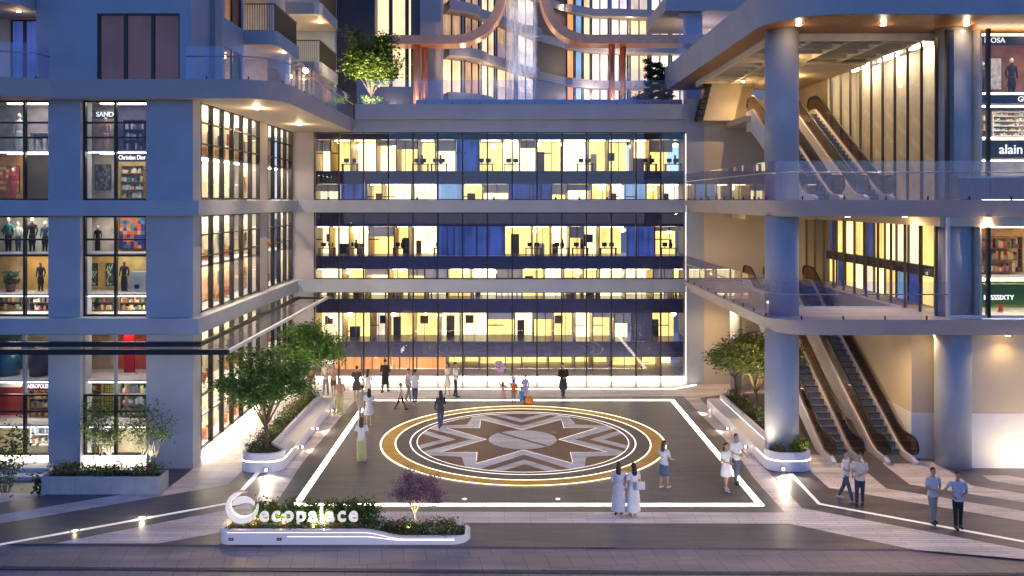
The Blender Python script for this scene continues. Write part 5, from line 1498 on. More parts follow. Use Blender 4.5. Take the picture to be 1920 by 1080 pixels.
# ------------------------------------------------------------------ planters on the plaza
def bench_planter(label, x0, x1, y0, y1, side):
    """white planter with a bench ledge facing the square; side = +1 when the bench is on the +x side"""
    t = thing('bench_planter', label, 'planter', ((x0+x1)/2, y0, 0.004))
    bx0, bx1 = (x0, x1)
    MB().prism(rrect(bx0, bx1, y0, y1, [.55, .55, .2, .2], 10), 0.006, 0.46).build('bench_body', M['white'], t, bevel=0.02)
    ix0, ix1 = (x0+.02, x1-.66) if side > 0 else (x0+.66, x1-.02)
    def outline(d):
        # full width at the rounded street end, then narrowing to leave the bench
        arcs = [(x0+.55-(.53-d)*math.cos(R(9*i)), y0+.55-(.53-d)*math.sin(R(9*i))) for i in range(11)]
        arcs += [(x1-.55+(.53-d)*math.sin(R(9*i)), y0+.55-(.53-d)*math.cos(R(9*i))) for i in range(11)]
        far = y1-.02-d
        if side > 0: return arcs+[(x1-.02-d, y0+.7), (ix1-d, y0+1.55), (ix1-d, far), (ix0+d, far)]
        return arcs+[(ix1-d, far), (ix0+d, far), (ix0+d, y0+1.55), (x0+.02+d, y0+.7)]
    o, inn = outline(0), outline(.12)
    mb = MB()
    n = len(o); vs = [(p[0], p[1], z) for z in (.461, .70) for p in o]+[(p[0], p[1], z) for z in (.461, .70) for p in inn]
    fs = []
    for i in range(n):
        j = (i+1) % n
        fs += [(i, j, n+j, n+i), (2*n+j, 2*n+i, 3*n+i, 3*n+j), (n+i, n+j, 3*n+j, 3*n+i)]
    mb.add(vs, fs); mb.build('planting_rim', M['white'], t)
    MB().sheet(outline(.115), .62).build('soil', M['soil'], t)
    # the light line runs round the end and along the bench back
    lp = []
    for i in range(24):
        pass
    path = [(x0-.004, y0+1.6), (x0-.004, y0+.55)]+[(x0+.55-.554*math.cos(R(9*i)), y0+.55-.554*math.sin(R(9*i))) for i in range(1, 10)]+[(x0+.55, y0-.004), (x1-.55, y0-.004)]
    path += [(x1-.55+.554*math.sin(R(9*i)), y0+.55-.554*math.cos(R(9*i))) for i in range(1, 10)]+[(x1+.004, y0+.55), (x1+.004, y0+1.6)]
    mb = MB(); ribbon(mb, path, .40, .435, .006); mb.build('light_line', M['led'], t)
    xb = ix1+.002 if side > 0 else ix0-.008
    if side < 0: MB().box(xb, xb+.006, y0+1.7, y1-.2, .462, .478).build('light_line', M['led_soft'], t)
    return t, ix0+.15, ix1-.15
tL, la, lb_ = bench_planter('white curved bench planter with two trees on the left of the plaza', -9.8, -8.2, 31.75, 42.0, 1)
tR, ra, rb = bench_planter('white curved bench planter round the column on the right of the plaza', 9.75, 11.45, 31.85, 41.8, -1)
def step_light(x, y, dx, dy, label, e=16):
    t = thing('step_light', label, 'ground lamp', (x, y, 0.02), 'small step lights along the planters')
    MB().box(x-.05-abs(dy)*.03, x+.05+abs(dy)*.03, y-.04, y+.04, .10, .20).build('lamp_housing', M['steel'], t)
    MB().box(x-.03+dx*.06, x+.03+dx*.06, y-.03+dy*.05, y+.03+dy*.05, .12, .18).build('lamp_lens', emit('step_lamp_face', (1, .8, .5), 16), t)
    add_light('SPOT', (x+dx*.2, y+dy*.2, .22), e, (1, .82, .55), .03, t, 120, (x+dx*1.0, y+dy*1.0, -.1))
for i, y in enumerate((34.6, 37.4, 40.6)):
    step_light(-8.17, y, 1, 0, 'small lamp at the foot of the left planter bench, %s' % ('nearest the street', 'the middle one', 'the farthest')[i], 30)
    step_light(9.72, y, -1, 0, 'small lamp at the foot of the right planter bench, %s' % ('nearest the street', 'the middle one', 'the farthest')[i], 30)
step_light(-8.75, 31.70, 0.25, -1, 'bright lamp at the front end of the left planter', 110)
step_light(10.25, 31.80, 0, -1, 'bright lamp at the front end of the right planter', 110)
# trees in the planters
tree('plaza_tree', 'dense green tree at the street end of the left planter', -9.1, 32.95, .62, 4.0, 1.0, 1.8, 1.55, 1.3, 11, LEAF, 14000, .125, 9, .085)
tree('plaza_tree', 'dense green tree at the far end of the left planter', -9.2, 40.9, .62, 3.95, .95, 1.95, 1.6, 1.35, 12, LEAF, 12000, .135, 9, .085)
tree('plaza_tree', 'olive green tree behind the column in the right planter', 11.2, 38.4, .62, 4.1, 1.0, 1.85, 1.5, 1.4, 13, LEAFO, 11000, .135, 9, .075)
tree('plaza_tree', 'slimmer olive green tree at the far end of the right planter', 11.0, 41.0, .62, 3.4, 1.1, 1.3, 1.3, 1.0, 14, LEAFO, 7000, .135, 7, .065)
for (x, y, e) in ((-9.1, 33.9, 130), (-9.6, 32.6, 60), (-9.2, 40.0, 150), (11.1, 37.6, 200), (10.9, 40.0, 120)):
    add_light('SPOT', (x-.25, y-.5, 1.15), e, (1, .82, .48), .08, None, 110, (x, y+.2, 4), name='tree_uplight')
for dx, dy in ((-.95, -.5), (.62, -.95)):
    add_light('SPOT', (10.62+dx*.9, 33.1+dy*1.05, .70), 48, (1, .80, .60), .2, None, 100, (10.62, 33.0, 3.2), 1.0, name='column_uplight')
# planting
rr = random.Random(99)
PL = [LEAF, LEAFD, LEAF2, LEAFO]; FL = [None, FLR, FLP, FLW]
nm = {id(LEAF): 'green', id(LEAFD): 'dark green', id(LEAF2): 'bright green', id(LEAFO): 'olive green'}
fnm = {None: 'leafy', id(FLR): 'red flowering', id(FLP): 'pink flowering', id(FLW): 'white flowering', id(FLL): 'lavender flowering'}
def bed(x0, x1, y0, y1, z, nx, ny, r, h, where, seed, size=.085, n=230):
    def spot(i, j):
        if nx == 1: return '%s from the street in' % ORD[j]
        if ny == 1: return '%s from the left in' % ORD[i]
        return '%s from the left, %s row,' % (ORD[i], ORD[j])
    rr = random.Random(seed)
    for i in range(nx):
        for j in range(ny):
            x = x0+(x1-x0)*(i+.5)/nx+rr.uniform(-.08, .08); y = y0+(y1-y0)*(j+.5)/ny+rr.uniform(-.08, .08)
            lf = rr.choice(PL); fl = rr.choice(FL)
            shrub('%s %s shrub, %s %s' % (nm[id(lf)], fnm[id(fl) if fl else None], spot(i, j), where), x, y, z, r*rr.uniform(.85, 1.2), h*rr.uniform(.7, 1.25), seed*100+i*20+j, lf, n, size, fl, 55, group='shrubs in '+where)
bed(la, lb_, 32.0, 41.6, .62, 1, 15, .36, .36, 'the left bench planter', 41)
bed(ra, rb, 33.9, 41.5, .62, 1, 11, .36, .36, 'the right bench planter', 42)
shrub('broad leaved bright green plant beside the column foot', 11.0, 32.25, .62, .32, .42, 4301, LEAF2, 170, .16, group='plants at the column foot')
shrub('low red flowering plant left of the column foot', 10.25, 32.25, .62, .25, .25, 4302, LEAF, 160, .08, FLR, 90, group='plants at the column foot')

# concrete trough at the left with two slender saplings
bx = (-15.77, -11.72, 29.4, 30.15)
t = thing('concrete_trough', 'long grey concrete planting trough in front of the left shops', 'planter', (-13.7, 29.4, 0.006))
mb = MB(); mb.box(bx[0], bx[1], bx[2], bx[2]+.08, .008, .62); mb.box(bx[0], bx[1], bx[3]-.08, bx[3], .008, .62); mb.box(bx[0], bx[0]+.08, bx[2]+.081, bx[3]-.081, .008, .62); mb.box(bx[1]-.08, bx[1], bx[2]+.081, bx[3]-.081, .008, .62)
mb.build('trough_walls', M['conc'], t, bevel=0.012)
MB().box(bx[0]+.081, bx[1]-.081, bx[2]+.081, bx[3]-.081, .01, .54).build('soil', M['soil'], t)
mb = MB(); [mb.box(x-.003, x+.003, bx[2]-.002, bx[2]+.002, .01, .60) for x in (-14.6, -13.4, -12.6)]; mb.build('panel_joint', M['darkclad'], t)
bed(bx[0]+.2, bx[1]-.2, bx[2]+.25, bx[3]-.2, .54, 10, 1, .30, .38, 'the concrete trough', 44)
SAPB = plain('pale_bark', (.14, .12, .09), .8, var=.3, scale=12)
LEAFS = leafmat('leaf_sapling', (.05, .09, .02), (.18, .25, .07))
tree('sapling', 'slender airy sapling at the left end of the concrete trough', -13.9, 29.8, .54, 2.95, .75, .85, .5, 1.25, 21, LEAFS, 1800, .095, 7, .022, SAPB, cat='tree', spread=.13, stems=3)
tree('sapling', 'slender airy sapling at the right end of the concrete trough', -12.3, 29.8, .54, 2.95, .7, .95, .5, 1.2, 22, LEAFS, 1300, .095, 7, .022, SAPB, cat='tree', spread=.13, stems=3)
shrub('bushy bright green shrub with lavender flowers at the far left edge', -16.9, 29.2, .15, .75, 2.0, 45, LEAF2, 900, .13, FLL, 90, group='street shrubs', name='flowering_bush')
shrub('small dark tuft of grass at the left end of the concrete trough', -15.95, 29.6, .004, .16, .5, 46, LEAFD, 160, .12, group='street shrubs')

# sign planter at the street
sp = thing('sign_planter', 'low white kerbside planter carrying the ecopalace sign', 'planter', (-4.7, 25.3, 0.004))
x0, x1, y0, y1 = -8.35, -1.02, 25.12, 26.28
def sect(u):
    """height of the planter wall along its length"""
    if u < .58: return .43
    if u > .74: return .24
    q = (u-.58)/.16; q = q*q*(3-2*q); return .43+(.24-.43)*q
ol = rrect(x0, x1, y0, y1, [.35, .55, .55, .35], 8)
# refine the long edges
fine = []
for i, p in enumerate(ol):
    q = ol[(i+1) % len(ol)]; d = math.dist(p, q); k = max(1, int(d/.15))
    fine += [(p[0]+(q[0]-p[0])*j/k, p[1]+(q[1]-p[1])*j/k) for j in range(k)]
cxp, cyp = (x0+x1)/2, (y0+y1)/2
def shrink(p, d):
    return (min(max(p[0], x0+d+(0.02)), x1-d-.02) if True else p[0], min(max(p[1], y0+d), y1-d))
mb = MB(); n = len(fine); inner = [shrink(p, .13) for p in fine]
hz = [sect((p[0]-x0)/(x1-x0)) for p in fine]
vs = [(p[0], p[1], .006) for p in fine]+[(p[0], p[1], h) for p, h in zip(fine, hz)]+[(p[0], p[1], h) for p, h in zip(inner, hz)]+[(p[0], p[1], h-.1) for p, h in zip(inner, hz)]
fs = []
for i in range(n):
    j = (i+1) % n
    fs += [(i, j, n+j, n+i), (n+i, n+j, 2*n+j, 2*n+i), (2*n+i, 2*n+j, 3*n+j, 3*n+i)]
mb.add(vs, fs); mb.build('planter_wall', M['white'], sp)
MB().prism(rrect(x0+.14, x0+4.6, y0+.14, y1-.14, .2), .01, .36).build('soil', M['soil'], sp)
MB().prism(rrect(x0+4.601, x1-.15, y0+.14, y1-.14, .2), .01, .18).build('soil', M['soil'], sp)
fr = sorted([p for p in fine if p[1] < y0+.02 and p[0] > x0+2.0])
mb = MB()
for a, b in zip(fr, fr[1:]):
    za, zb = sect((a[0]-x0)/(x1-x0))*.55, sect((b[0]-x0)/(x1-x0))*.55
    mb.add([(a[0], y0-.006, za), (b[0], y0-.006, zb), (b[0], y0-.006, zb+.016), (a[0], y0-.006, za+.016)], [(0, 1, 2, 3)])
for a, b in zip(sorted([p for p in fine if p[1] < y0+.02]), sorted([p for p in fine if p[1] < y0+.02])[1:]):
    za, zb = sect((a[0]-x0)/(x1-x0))-.075, sect((b[0]-x0)/(x1-x0))-.075
    mb.add([(a[0], y0-.006, za), (b[0], y0-.006, zb), (b[0], y0-.006, zb+.010), (a[0], y0-.006, za+.010)], [(0, 1, 2, 3)])
mb.build('light_line', M['led_soft'], sp)
for x in (-7.95, -6.55):
    b = MB().box(x-.07, x+.07, y0-.012, y0-.001, .13, .21).build('socket_plate', M['black'], sp); MB().box(x-.04, x+.04, y0-.016, y0-.0125, .15, .19).build('socket_cover', M['steel'], b)
# letters, one part each
SY = 25.62
sg = thing('ecopalace_sign', 'white three dimensional ecopalace lettering standing in the planter', 'sign', (-7.3, SY, .3))
M['sign_white'] = emit('sign_letter_face', (1, .90, .78), .24, (.75, .73, .72))
S_ = .62; xl = PX(487, SY); zb = PZ(977, SY)
full_w = PX(671, SY)-xl
wid = []
for ch in 'ecopalace':
    o = text_mesh(ch, S_, .05, M['sign_white'], 'letter', sg, (0, 0, 0), bold=.007)
    xs = [v.co.x for v in o.data.vertices]; wid.append((o, min(xs), max(xs)))
gap = (full_w-sum(b-a for _, a, b in wid))/8
x = xl
for o, a, b in wid:
    o.location = Vector((x-a, SY, zb))-sg.location; x += (b-a)+gap
mb = MB(); mb.box(xl, xl+full_w, SY+.06, SY+.09, .38, .42)
mb.build('mounting_rail', M['steel'], sg)
# emblem: crescent ring with a leaf shaped dish
em = thing('round_emblem', 'round white crescent emblem with leaf beside the ecopalace lettering', 'sign', (PX(453, SY), SY, .4))
ex, ez, er = PX(454, SY), PZ(951, SY), .48
def blade(fo, fi, n, y_0, y_1, mb):
    o = [fo(i/n) for i in range(n+1)]; q = [fi(i/n) for i in range(n+1)]
    vs = []
    for y in (y_0, y_1): vs += [(a, y, b) for a, b in o]+[(a, y, b) for a, b in q]
    k = n+1; fs = []
    for i in range(n):
        fs += [(i, i+1, k+i+1, k+i), (2*k+i+1, 2*k+i, 3*k+i, 3*k+i+1), (i+1, i, 2*k+i, 2*k+i+1), (k+i, k+i+1, 3*k+i+1, 3*k+i)]
    fs += [(0, k, 3*k, 2*k), (k-1, 3*k-1, 4*k-1, 2*k-1)]
    mb.add(vs, fs)
def crescent(u):
    a = R(72+300*u); t_ = .02+.19*math.sin(PI*u**1.35)**.9
    return a, t_
mb = MB()
blade(lambda u: (ex+er*math.cos(crescent(u)[0]), ez+er*math.sin(crescent(u)[0])),
      lambda u: (ex+(er-crescent(u)[1])*math.cos(crescent(u)[0]), ez+(er-crescent(u)[1])*math.sin(crescent(u)[0])), 60, SY-.05, SY+.05, mb)
mb.build('crescent_ring', M['sign_white'], em)
def leaf_o(u):
    a = R(172-172*u); return (ex+.05+.33*math.cos(a), ez+.08+.25*math.sin(a))
mb = MB()
blade(leaf_o, lambda u: (ex+.05-.33+.66*u, ez+.08+.06*math.sin(PI*u)-.03*math.sin(2*PI*u)), 30, SY-.08, SY+.0, mb)
mb.build('leaf_shape', M['sign_white'], em)
mb = MB()
blade(lambda u: (ex+(er+.012)*math.cos(R(72+200*u)), ez+(er+.012)*math.sin(R(72+200*u))), lambda u: (ex+(er+.001)*math.cos(R(72+200*u)), ez+(er+.001)*math.sin(R(72+200*u))), 40, SY-.055, SY+.055, mb)
mb.build('copper_edge', M['copper'], em)
mb = MB(); mb.box(ex-.10, ex-.06, SY-.02, SY+.02, .3, ez-er+.06); mb.box(ex+.06, ex+.10, SY-.02, SY+.02, .3, ez-er+.06); mb.build('support_posts', M['steel'], em)
add_light('POINT', (ex-.05, SY+.14, ez-.14), 7, (1, .62, .2), .06, em)
for i, x in enumerate((-7.7, -6.6, -5.4)):
    tt = thing('sign_spotlight', 'small warm spotlight among the flowers lighting the sign, %s' % ('under the emblem', 'under the first letters', 'under the last letters')[i], 'spotlight', (x, SY+.18, .36))
    MB().cyl(x, SY+.18, .36, .43, .035, 12).build('lamp_housing', M['black'], tt); MB().ball((x, SY+.18, .45), .035, .035, .02).build('lamp_lens', M['lamp'], tt)
    add_light('POINT', (x, SY+.2, .56), 16, (1, .72, .36), .05, tt)
tt = thing('sign_spotlight', 'small bright spotlight on the planter edge in front of the letters', 'spotlight', (-5.6, y0+.2, .38)); MB().cyl(-5.6, y0+.2, .38, .45, .03, 12).build('lamp_housing', M['black'], tt); MB().ball((-5.6, y0+.2, .46), .03, .03, .02).build('lamp_lens', M['lamp'], tt)
add_light('SPOT', (-5.6, y0+.22, .52), 60, (1, .85, .65), .04, tt, 130, (-5.6, SY, .7))
# hedge behind the letters and flowers before them
for i in range(9):
    xx = -7.35+i*.42
    shrub('clipped green hedge plant behind the ecopalace letters, %s from the left' % ORD[i], xx, 25.98, .36, .27, .54, 500+i, [LEAF, LEAF2][i % 2], 800, .09, group='hedge plants behind the sign')
for i in range(17):
    xx = x0+.35+i*.265
    fl = [FLR, None, FLP, None, FLW, None][i % 6]
    shrub(ORD[i]+' plant from the left in front of the sign letters, %s' % {id(FLR): 'red flowering', id(FLP): 'pink flowering', id(FLW): 'white flowering'}.get(id(fl) if fl else 0, 'green leafy'), xx, y0+.28, .34, .17, .11, 530+i, [LEAF2, LEAF, LEAFO][i % 3], 170, .065, fl, 60, group='flowers in front of the sign')
bed(-3.95, -1.4, y0+.25, y1-.25, .18, 7, 3, .25, .24, 'sign planter low end', 55, .07, 170)
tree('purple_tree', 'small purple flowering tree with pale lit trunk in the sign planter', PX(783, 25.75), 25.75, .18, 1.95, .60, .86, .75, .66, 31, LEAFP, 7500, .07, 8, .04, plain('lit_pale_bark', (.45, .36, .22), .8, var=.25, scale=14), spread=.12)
add_light('SPOT', (PX(783, 25.9)-.25, 25.4, .35), 45, (1, .8, .45), .04, None, 90, (PX(783, 25.9), 25.9, 1.2), name='tree_uplight')
# ground lamps along the left white line, small floor spots on the plaza
for i, (px, py) in enumerate(((266, 972), (140, 996))):
    x, y = G(px, py)
    t = thing('ground_lamp', 'flush ground lamp in the white paving line, %s one' % ('brighter', 'fainter')[i], 'ground lamp', (x, y, .009)); MB().cyl(x, y, .0095, .03, .08 if i == 0 else .05, 20).build('lamp_lens', emit('ground_lamp_%d' % i, (1, .82, .5), 30 if i == 0 else 5), t); MB().ring(x, y, .115, .15, .02, 20).build('trim_ring', M['steel'], t)
    add_light('POINT', (x, y, .15), 5 if i == 0 else 1.5, (1, .82, .5), .05, t)
for i, (px, py) in enumerate(((871, 936), (1046, 936))):
    x, y = G(px, py); t = thing('floor_spot', 'small pale lamp flush in the dark plaza paving, %s of the pair' % ('left', 'right')[i], 'ground lamp', (x, y, .003)); MB().cyl(x, y, .0035, .016, .07, 16).build('lamp_lens', emit('floor_spot_face', (1, .95, .9), 1.2), t); MB().ring(x, y, .075, .10, .012, 16).build('trim_ring', M['steel'], t)
for x_ in (-15.0, -13.6, -12.2):
    add_light('SPOT', (x_, 29.62, 1.05), 75, (1, .88, .6), .08, None, 130, (x_-.1, 29.85, 3), 1.0, name='trough_fill')  # added fill without fixtures, brightens the trough plants and saplings
# added street lamps out of view, filling the plaza front with warm light
for i, (x, e, tx_, ty_) in enumerate(((15.5, 6500, 2.0, 28.0), (-15.5, 1900, -6.0, 26.0))):
    t = thing('added_street_lamp', 'added street lamp out of view on the near side, %s of the view' % ('right', 'left')[i], 'street lamp', (x, 9.0, -.1), 'added street lamps')
    MB().tube([(x, 9.0, -.1), (x, 9.0, 6.0), (x, 9.0, 7.6), (x-.3*(1 if x > 0 else -1), 9.6, 7.9)], [.09, .07, .06, .05], 12).build('post', M['black'], t)
    hx = x-.3*(1 if x > 0 else -1)
    b = MB().box(hx-.14, hx+.14, 9.4, 10.2, 7.86, 7.98).build('lamp_head', M['black'], t); MB().box(hx-.11, hx+.11, 9.45, 10.1, 7.84, 7.859).build('lamp_lens', M['lamp'], b)
    add_light('SPOT', (hx, 9.9, 7.78), e, (1, .84, .70), .15, t, 62 if i == 0 else 46, (tx_, ty_, 0), 1.0)

# ------------------------------------------------------------------ people
def capsule(mb, p0, p1, r0, r1, n=10):
    p0, p1 = Vector(p0), Vector(p1)
    d = (p1-p0)
    if d.length < 1e-5: d = Vector((0, 0, .001))
    d.normalize(); a = d.orthogonal().normalized(); b = d.cross(a)
    rings = []
    for f in (-.98, -.7, -.3): rings.append((p0+d*r0*f, r0*math.sqrt(1-f*f)))
    rings += [(p0, r0), (p1, r1)]
    for f in (.3, .7, .98): rings.append((p1+d*r1*f, r1*math.sqrt(1-f*f)))
    mb.loft([[tuple(c+r*(math.cos(2*PI*k/n)*a+math.sin(2*PI*k/n)*b)) for k in range(n)] for c, r in rings])

def eloft(mb, secs, n=18):
    """secs: (x, y, z, rx, ry)"""
    mb.loft([[(s[0]+s[3]*math.cos(2*PI*k/n), s[1]+s[4]*math.sin(2*PI*k/n), s[2]) for k in range(n)] for s in secs])

def fuse(mb, name, mat, parent, vox, extra=None, smooth=4):
    """melt overlapping closed shapes into one continuous skin"""
    me = bpy.data.meshes.new(name+'_src'); me.from_pydata(mb.v, [], mb.f); me.update()
    o = bpy.data.objects.new(name+'_src', me); COL.objects.link(o)
    r = o.modifiers.new('r', 'REMESH'); r.mode = 'VOXEL'; r.voxel_size = vox; r.use_smooth_shade = True
    if smooth:
        s = o.modifiers.new('s', 'SMOOTH'); s.iterations = smooth; s.factor = .5
    dg = bpy.context.evaluated_depsgraph_get()
    out = bpy.data.meshes.new_from_object(o.evaluated_get(dg)); out.name = name
    bpy.data.objects.remove(o); bpy.data.meshes.remove(me)
    if extra is not None and extra.v:
        bm = bmesh.new(); bm.from_mesh(out); e = bpy.data.meshes.new('e'); e.from_pydata(extra.v, [], extra.f); bm.from_mesh(e); bm.to_mesh(out); bm.free(); bpy.data.meshes.remove(e)
        out.polygons.foreach_set('use_smooth', [True]*len(out.polygons))
    out.materials.clear()
    return link_mesh(name, out, mat, parent)

SKIN = plain('skin', (.45, .27, .19), .55, var=.06)
HAIRB = plain('hair_black', (.012, .010, .010), .5); HAIRBR = plain('hair_brown', (.06, .028, .018), .5); HAIRF = plain('hair_blond', (.35, .24, .12), .5)
def cloth(name, c): return plain('cloth_'+name, c, .85, var=.12, scale=9)
CL = dict(white=(.66, .66, .68), black=(.014, .014, .017), jeans=(.055, .085, .15), denim=(.10, .17, .29), navy=(.03, .04, .08), brown=(.16, .09, .05), grey=(.26, .27, .27), yellow=(.52, .50, .22),
          maroon=(.22, .035, .04), pink=(.55, .27, .42), orange=(.62, .13, .03), blue=(.10, .26, .50), lilac=(.42, .40, .66), pale=(.48, .50, .60), cream=(.60, .54, .46), dark=(.06, .065, .065), peach=(.58, .36, .28), sky=(.50, .55, .60), shoe=(.5, .5, .5), charcoal=(.025, .028, .03))
for k in CL: CL[k] = cloth(k, CL[k])

ARMS = {  # (elbow, wrist) for a side sx = -1/+1, figure faces -y, metres for a 1.75 m figure
 'down': lambda s: ((s*.25, .02, 1.14), (s*.24, -.06, .89)),
 'swing_f': lambda s: ((s*.25, -.10, 1.15), (s*.22, -.27, .97)),
 'swing_b': lambda s: ((s*.25, .13, 1.15), (s*.25, .17, .90)),
 'fold': lambda s: ((s*.25, -.02, 1.13), (s*.06, -.22, 1.08)),
 'phone': lambda s: ((s*.23, -.05, 1.14), (s*.07, -.27, 1.22)),
 'face': lambda s: ((s*.24, -.12, 1.18), (s*.10, -.16, 1.47)),
 'out': lambda s: ((s*.42, .0, 1.40), (s*.64, -.02, 1.44)),
 'up': lambda s: ((s*.27, -.05, 1.60), (s*.24, -.10, 1.84)),
 'hip': lambda s: ((s*.36, .05, 1.16), (s*.19, -.05, 1.02)),
 'hold': lambda s: ((s*.26, -.03, 1.13), (s*.22, -.26, 1.06)),
}
def person(px, py, h, face, label, top, bottom, hair='short', hairm=None, arms=('down', 'down'), stride=0.0, style='trousers', sleeve='short', shoes='shoe', woman=False, sit=False, lean=0.0, bag=None, group=None, z0=.012, xy=None):
    """face: degrees turned from looking at the street (0) anticlockwise seen from above"""
    x, y = xy or G(px, py)
    t = thing('person', label, 'person', (x, y, z0), group, R(face))
    t.scale = (h/1.75,)*3
    sw = .175 if woman else .195; hipw = .095 if woman else .088
    B = MB(); Tm = MB(); Bm = MB(); F = MB(); Sh = MB()
    # legs
    hipz = .92
    legs = []
    for s, sg in ((-1, 1), (1, -1)):
        hip = Vector((s*hipw, 0, hipz)); a = stride*sg
        if sit:
            knee = Vector((s*.13, -.36, .42)); ank = Vector((s*.13, -.28, .08)); hip = Vector((s*hipw, 0.06, .30))
        else:
            knee = hip+Vector((0, -.44*math.sin(a)-.02, -.44*math.cos(a)))
            b = a-(.55*abs(stride) if sg < 0 else .12*abs(stride)); ank = knee+Vector((0, -.40*math.sin(b), -.40*math.cos(b)))
        legs.append((hip, knee, ank))
    low = min(l[2].z for l in legs)-.08
    legs = [tuple(Vector((p.x, p.y, p.z-low)) for p in l) for l in legs]
    dz = -low+(-.58 if sit else 0)
    for (hip, knee, ank) in legs:
        capsule(B, hip, knee, .078, .052); capsule(B, knee, ank, .054, .036)
        heel = ank+Vector((0, .04, -.045)); toe = ank+Vector((0, -.15, -.05))
        capsule(B, heel, toe, .034, .03); capsule(Sh, heel, toe, .043, .04)
    # torso
    def T(z): return (0, (z-.92)*lean, z+dz)
    tor = [(*T(.84), .14, .10), (*T(.90), .165 if not woman else .172, .115), (*T(1.06), .135 if not woman else .115, .095), (*T(1.28), .17 if not woman else .15, .115), (*T(1.40), sw-.01, .085), (*T(1.455), .09, .065), (*T(1.475), .055, .055)]
    eloft(B, tor); capsule(B, T(1.44), T(1.56), .052, .048)
    hc = Vector(T(1.645))+Vector((0, -.015, 0))
    B.ball(hc, .073, .092, .112, 14, 10); capsule(B, hc+Vector((0, -.03, -.07)), hc+Vector((0, -.045, -.085)), .048, .03)
    capsule(F, hc+Vector((0, -.088, .012)), hc+Vector((0, -.105, -.022)), .009, .014, 6)
    for s in (-1, 1): F.ball(hc+Vector((s*.074, .006, -.005)), .01, .02, .03, 6, 5)
    # arms, hands with five fingers
    for s, nm_ in ((-1, arms[0]), (1, arms[1])):
        sh = Vector((s*sw, 0, 1.405)); el, wr = [Vector(v) for v in ARMS[nm_](s)]
        sh, el, wr = [Vector((v.x, v.y+(v.z-.92)*lean, v.z+dz)) for v in (sh, el, wr)]
        capsule(B, sh, el, .048, .038); capsule(B, el, wr, .038, .026)
        d = (wr-el).normalized(); pal = wr+d*.085
        side = d.cross(Vector((0, 1, 0)) if abs(d.y) < .8 else Vector((0, 0, 1))).normalized(); nrm = d.cross(side).normalized()
        capsule(B, wr, pal, .026, .030)
        for k, (off_, ln) in enumerate(((-.028, .066), (-.0095, .078), (.0095, .073), (.027, .056))):
            p = pal+side*off_+d*.018; q = p+d*ln*.55+nrm*.008; e = q+d*ln*.4+nrm*.022
            F.tube([p, q, e], [.0095, .0085, .0065], 6)
        p = wr+d*.03-side*.022; F.tube([p, p-side*.032+d*.028, p-side*.036+d*.062], [.011, .0095, .007], 6)
        if sleeve != 'none':
            e2 = sh.lerp(el, .62 if sleeve == 'short' else 1.0)
            capsule(Tm, sh, e2, .062, .058 if sleeve == 'short' else .050)
            if sleeve == 'long': capsule(Tm, el, el.lerp(wr, .93), .050, .038)
    body = fuse(B, 'body', SKIN, t, .017, F, 3)
    # eyes and mouth
    E = MB()
    for s in (-1, 1): E.ball(hc+Vector((s*.03, -.083, .014)), .010, .008, .007, 8, 6)
    E.build_local('eyes', M['rubber'], body)
    Mo = MB(); Mo.ball(hc+Vector((0, -.088, -.055)), .022, .008, .006, 8, 5); Mo.build_local('mouth', CL['maroon'], body)
    # clothes
    ex = .016
    tsec = [(a, b, c, rx+ex, ry+ex) for (a, b, c, rx, ry) in tor[:-1]]
    if style in ('dress', 'coat', 'gown'):
        hem = {'dress': .55, 'coat': .45, 'gown': .12}[style]
        fl = {'dress': .24, 'coat': .21, 'gown': .26}[style]
        if sit: hem = .5
        tsec = [(0, -.02 if stride else 0, hem+dz, fl, fl*.8), (0, 0, (hem+.86)/2+dz, (fl+.19)/2+.01, .155)]+tsec[1:]
    else:
        tsec[0] = (0, 0, .83+dz, .17, .125)
    eloft(Tm, tsec)
    fuse(Tm, {'dress': 'dress', 'coat': 'coat', 'gown': 'dress'}.get(style, 'shirt'), CL[top], t, .022, None, 5)
    if style in ('trousers', 'shorts', 'coat', 'wide'):
        eloft(Bm, [(0, 0, .80+dz, .15, .115), (0, 0, .90+dz, .178, .128), (0, 0, 1.02+dz, .140, .108)])
        for (hip, knee, ank) in legs:
            if style == 'shorts': capsule(Bm, hip, hip.lerp(knee, .75), .098, .088)
            elif style == 'wide': capsule(Bm, hip, knee, .100, .095); capsule(Bm, knee, knee.lerp(ank, .97), .095, .105)
            else: capsule(Bm, hip, knee, .092, .068); capsule(Bm, knee, knee.lerp(ank, .93), .068, .055)
        fuse(Bm, 'shorts' if style == 'shorts' else 'trousers', CL[bottom], t, .022, None, 4)
    elif style == 'skirt':
        eloft(Bm, [(0, -.01, .48+dz, .20, .16), (0, 0, .72+dz, .195, .15), (0, 0, .9+dz, .18, .13), (0, 0, 1.04+dz, .132, .105)])
        fuse(Bm, 'skirt', CL[bottom], t, .022, None, 4)
    fuse(Sh, 'shoes', CL[shoes], t, .018, None, 2)
    H = MB()
    H.ball(hc+Vector((0, .016, .03)), .083, .095, .098, 14, 9)
    if hair == 'long':
        eloft(H, [(0, .075, hc.z-.34, .07, .03), (0, .075, hc.z-.22, .095, .045), (0, .06, hc.z-.08, .092, .06), (0, .03, hc.z+.05, .078, .07)], 12)
    elif hair == 'bun': H.ball(hc+Vector((0, .11, .05)), .045, .045, .045, 10, 7)
    elif hair == 'bob': eloft(H, [(0, .04, hc.z-.12, .085, .06), (0, .03, hc.z, .092, .08), (0, .02, hc.z+.05, .085, .085)], 12)
    # keep the face clear
    H.v = [(a, max(b, hc.y-.052+(.06 if c < hc.z+.035 else 0)-(0.03 if c > hc.z+.07 else 0)), c) for a, b, c in H.v]
    fuse(H, 'hair', hairm or HAIRB, t, .014, None, 2)
    if bag:
        pass
    return t
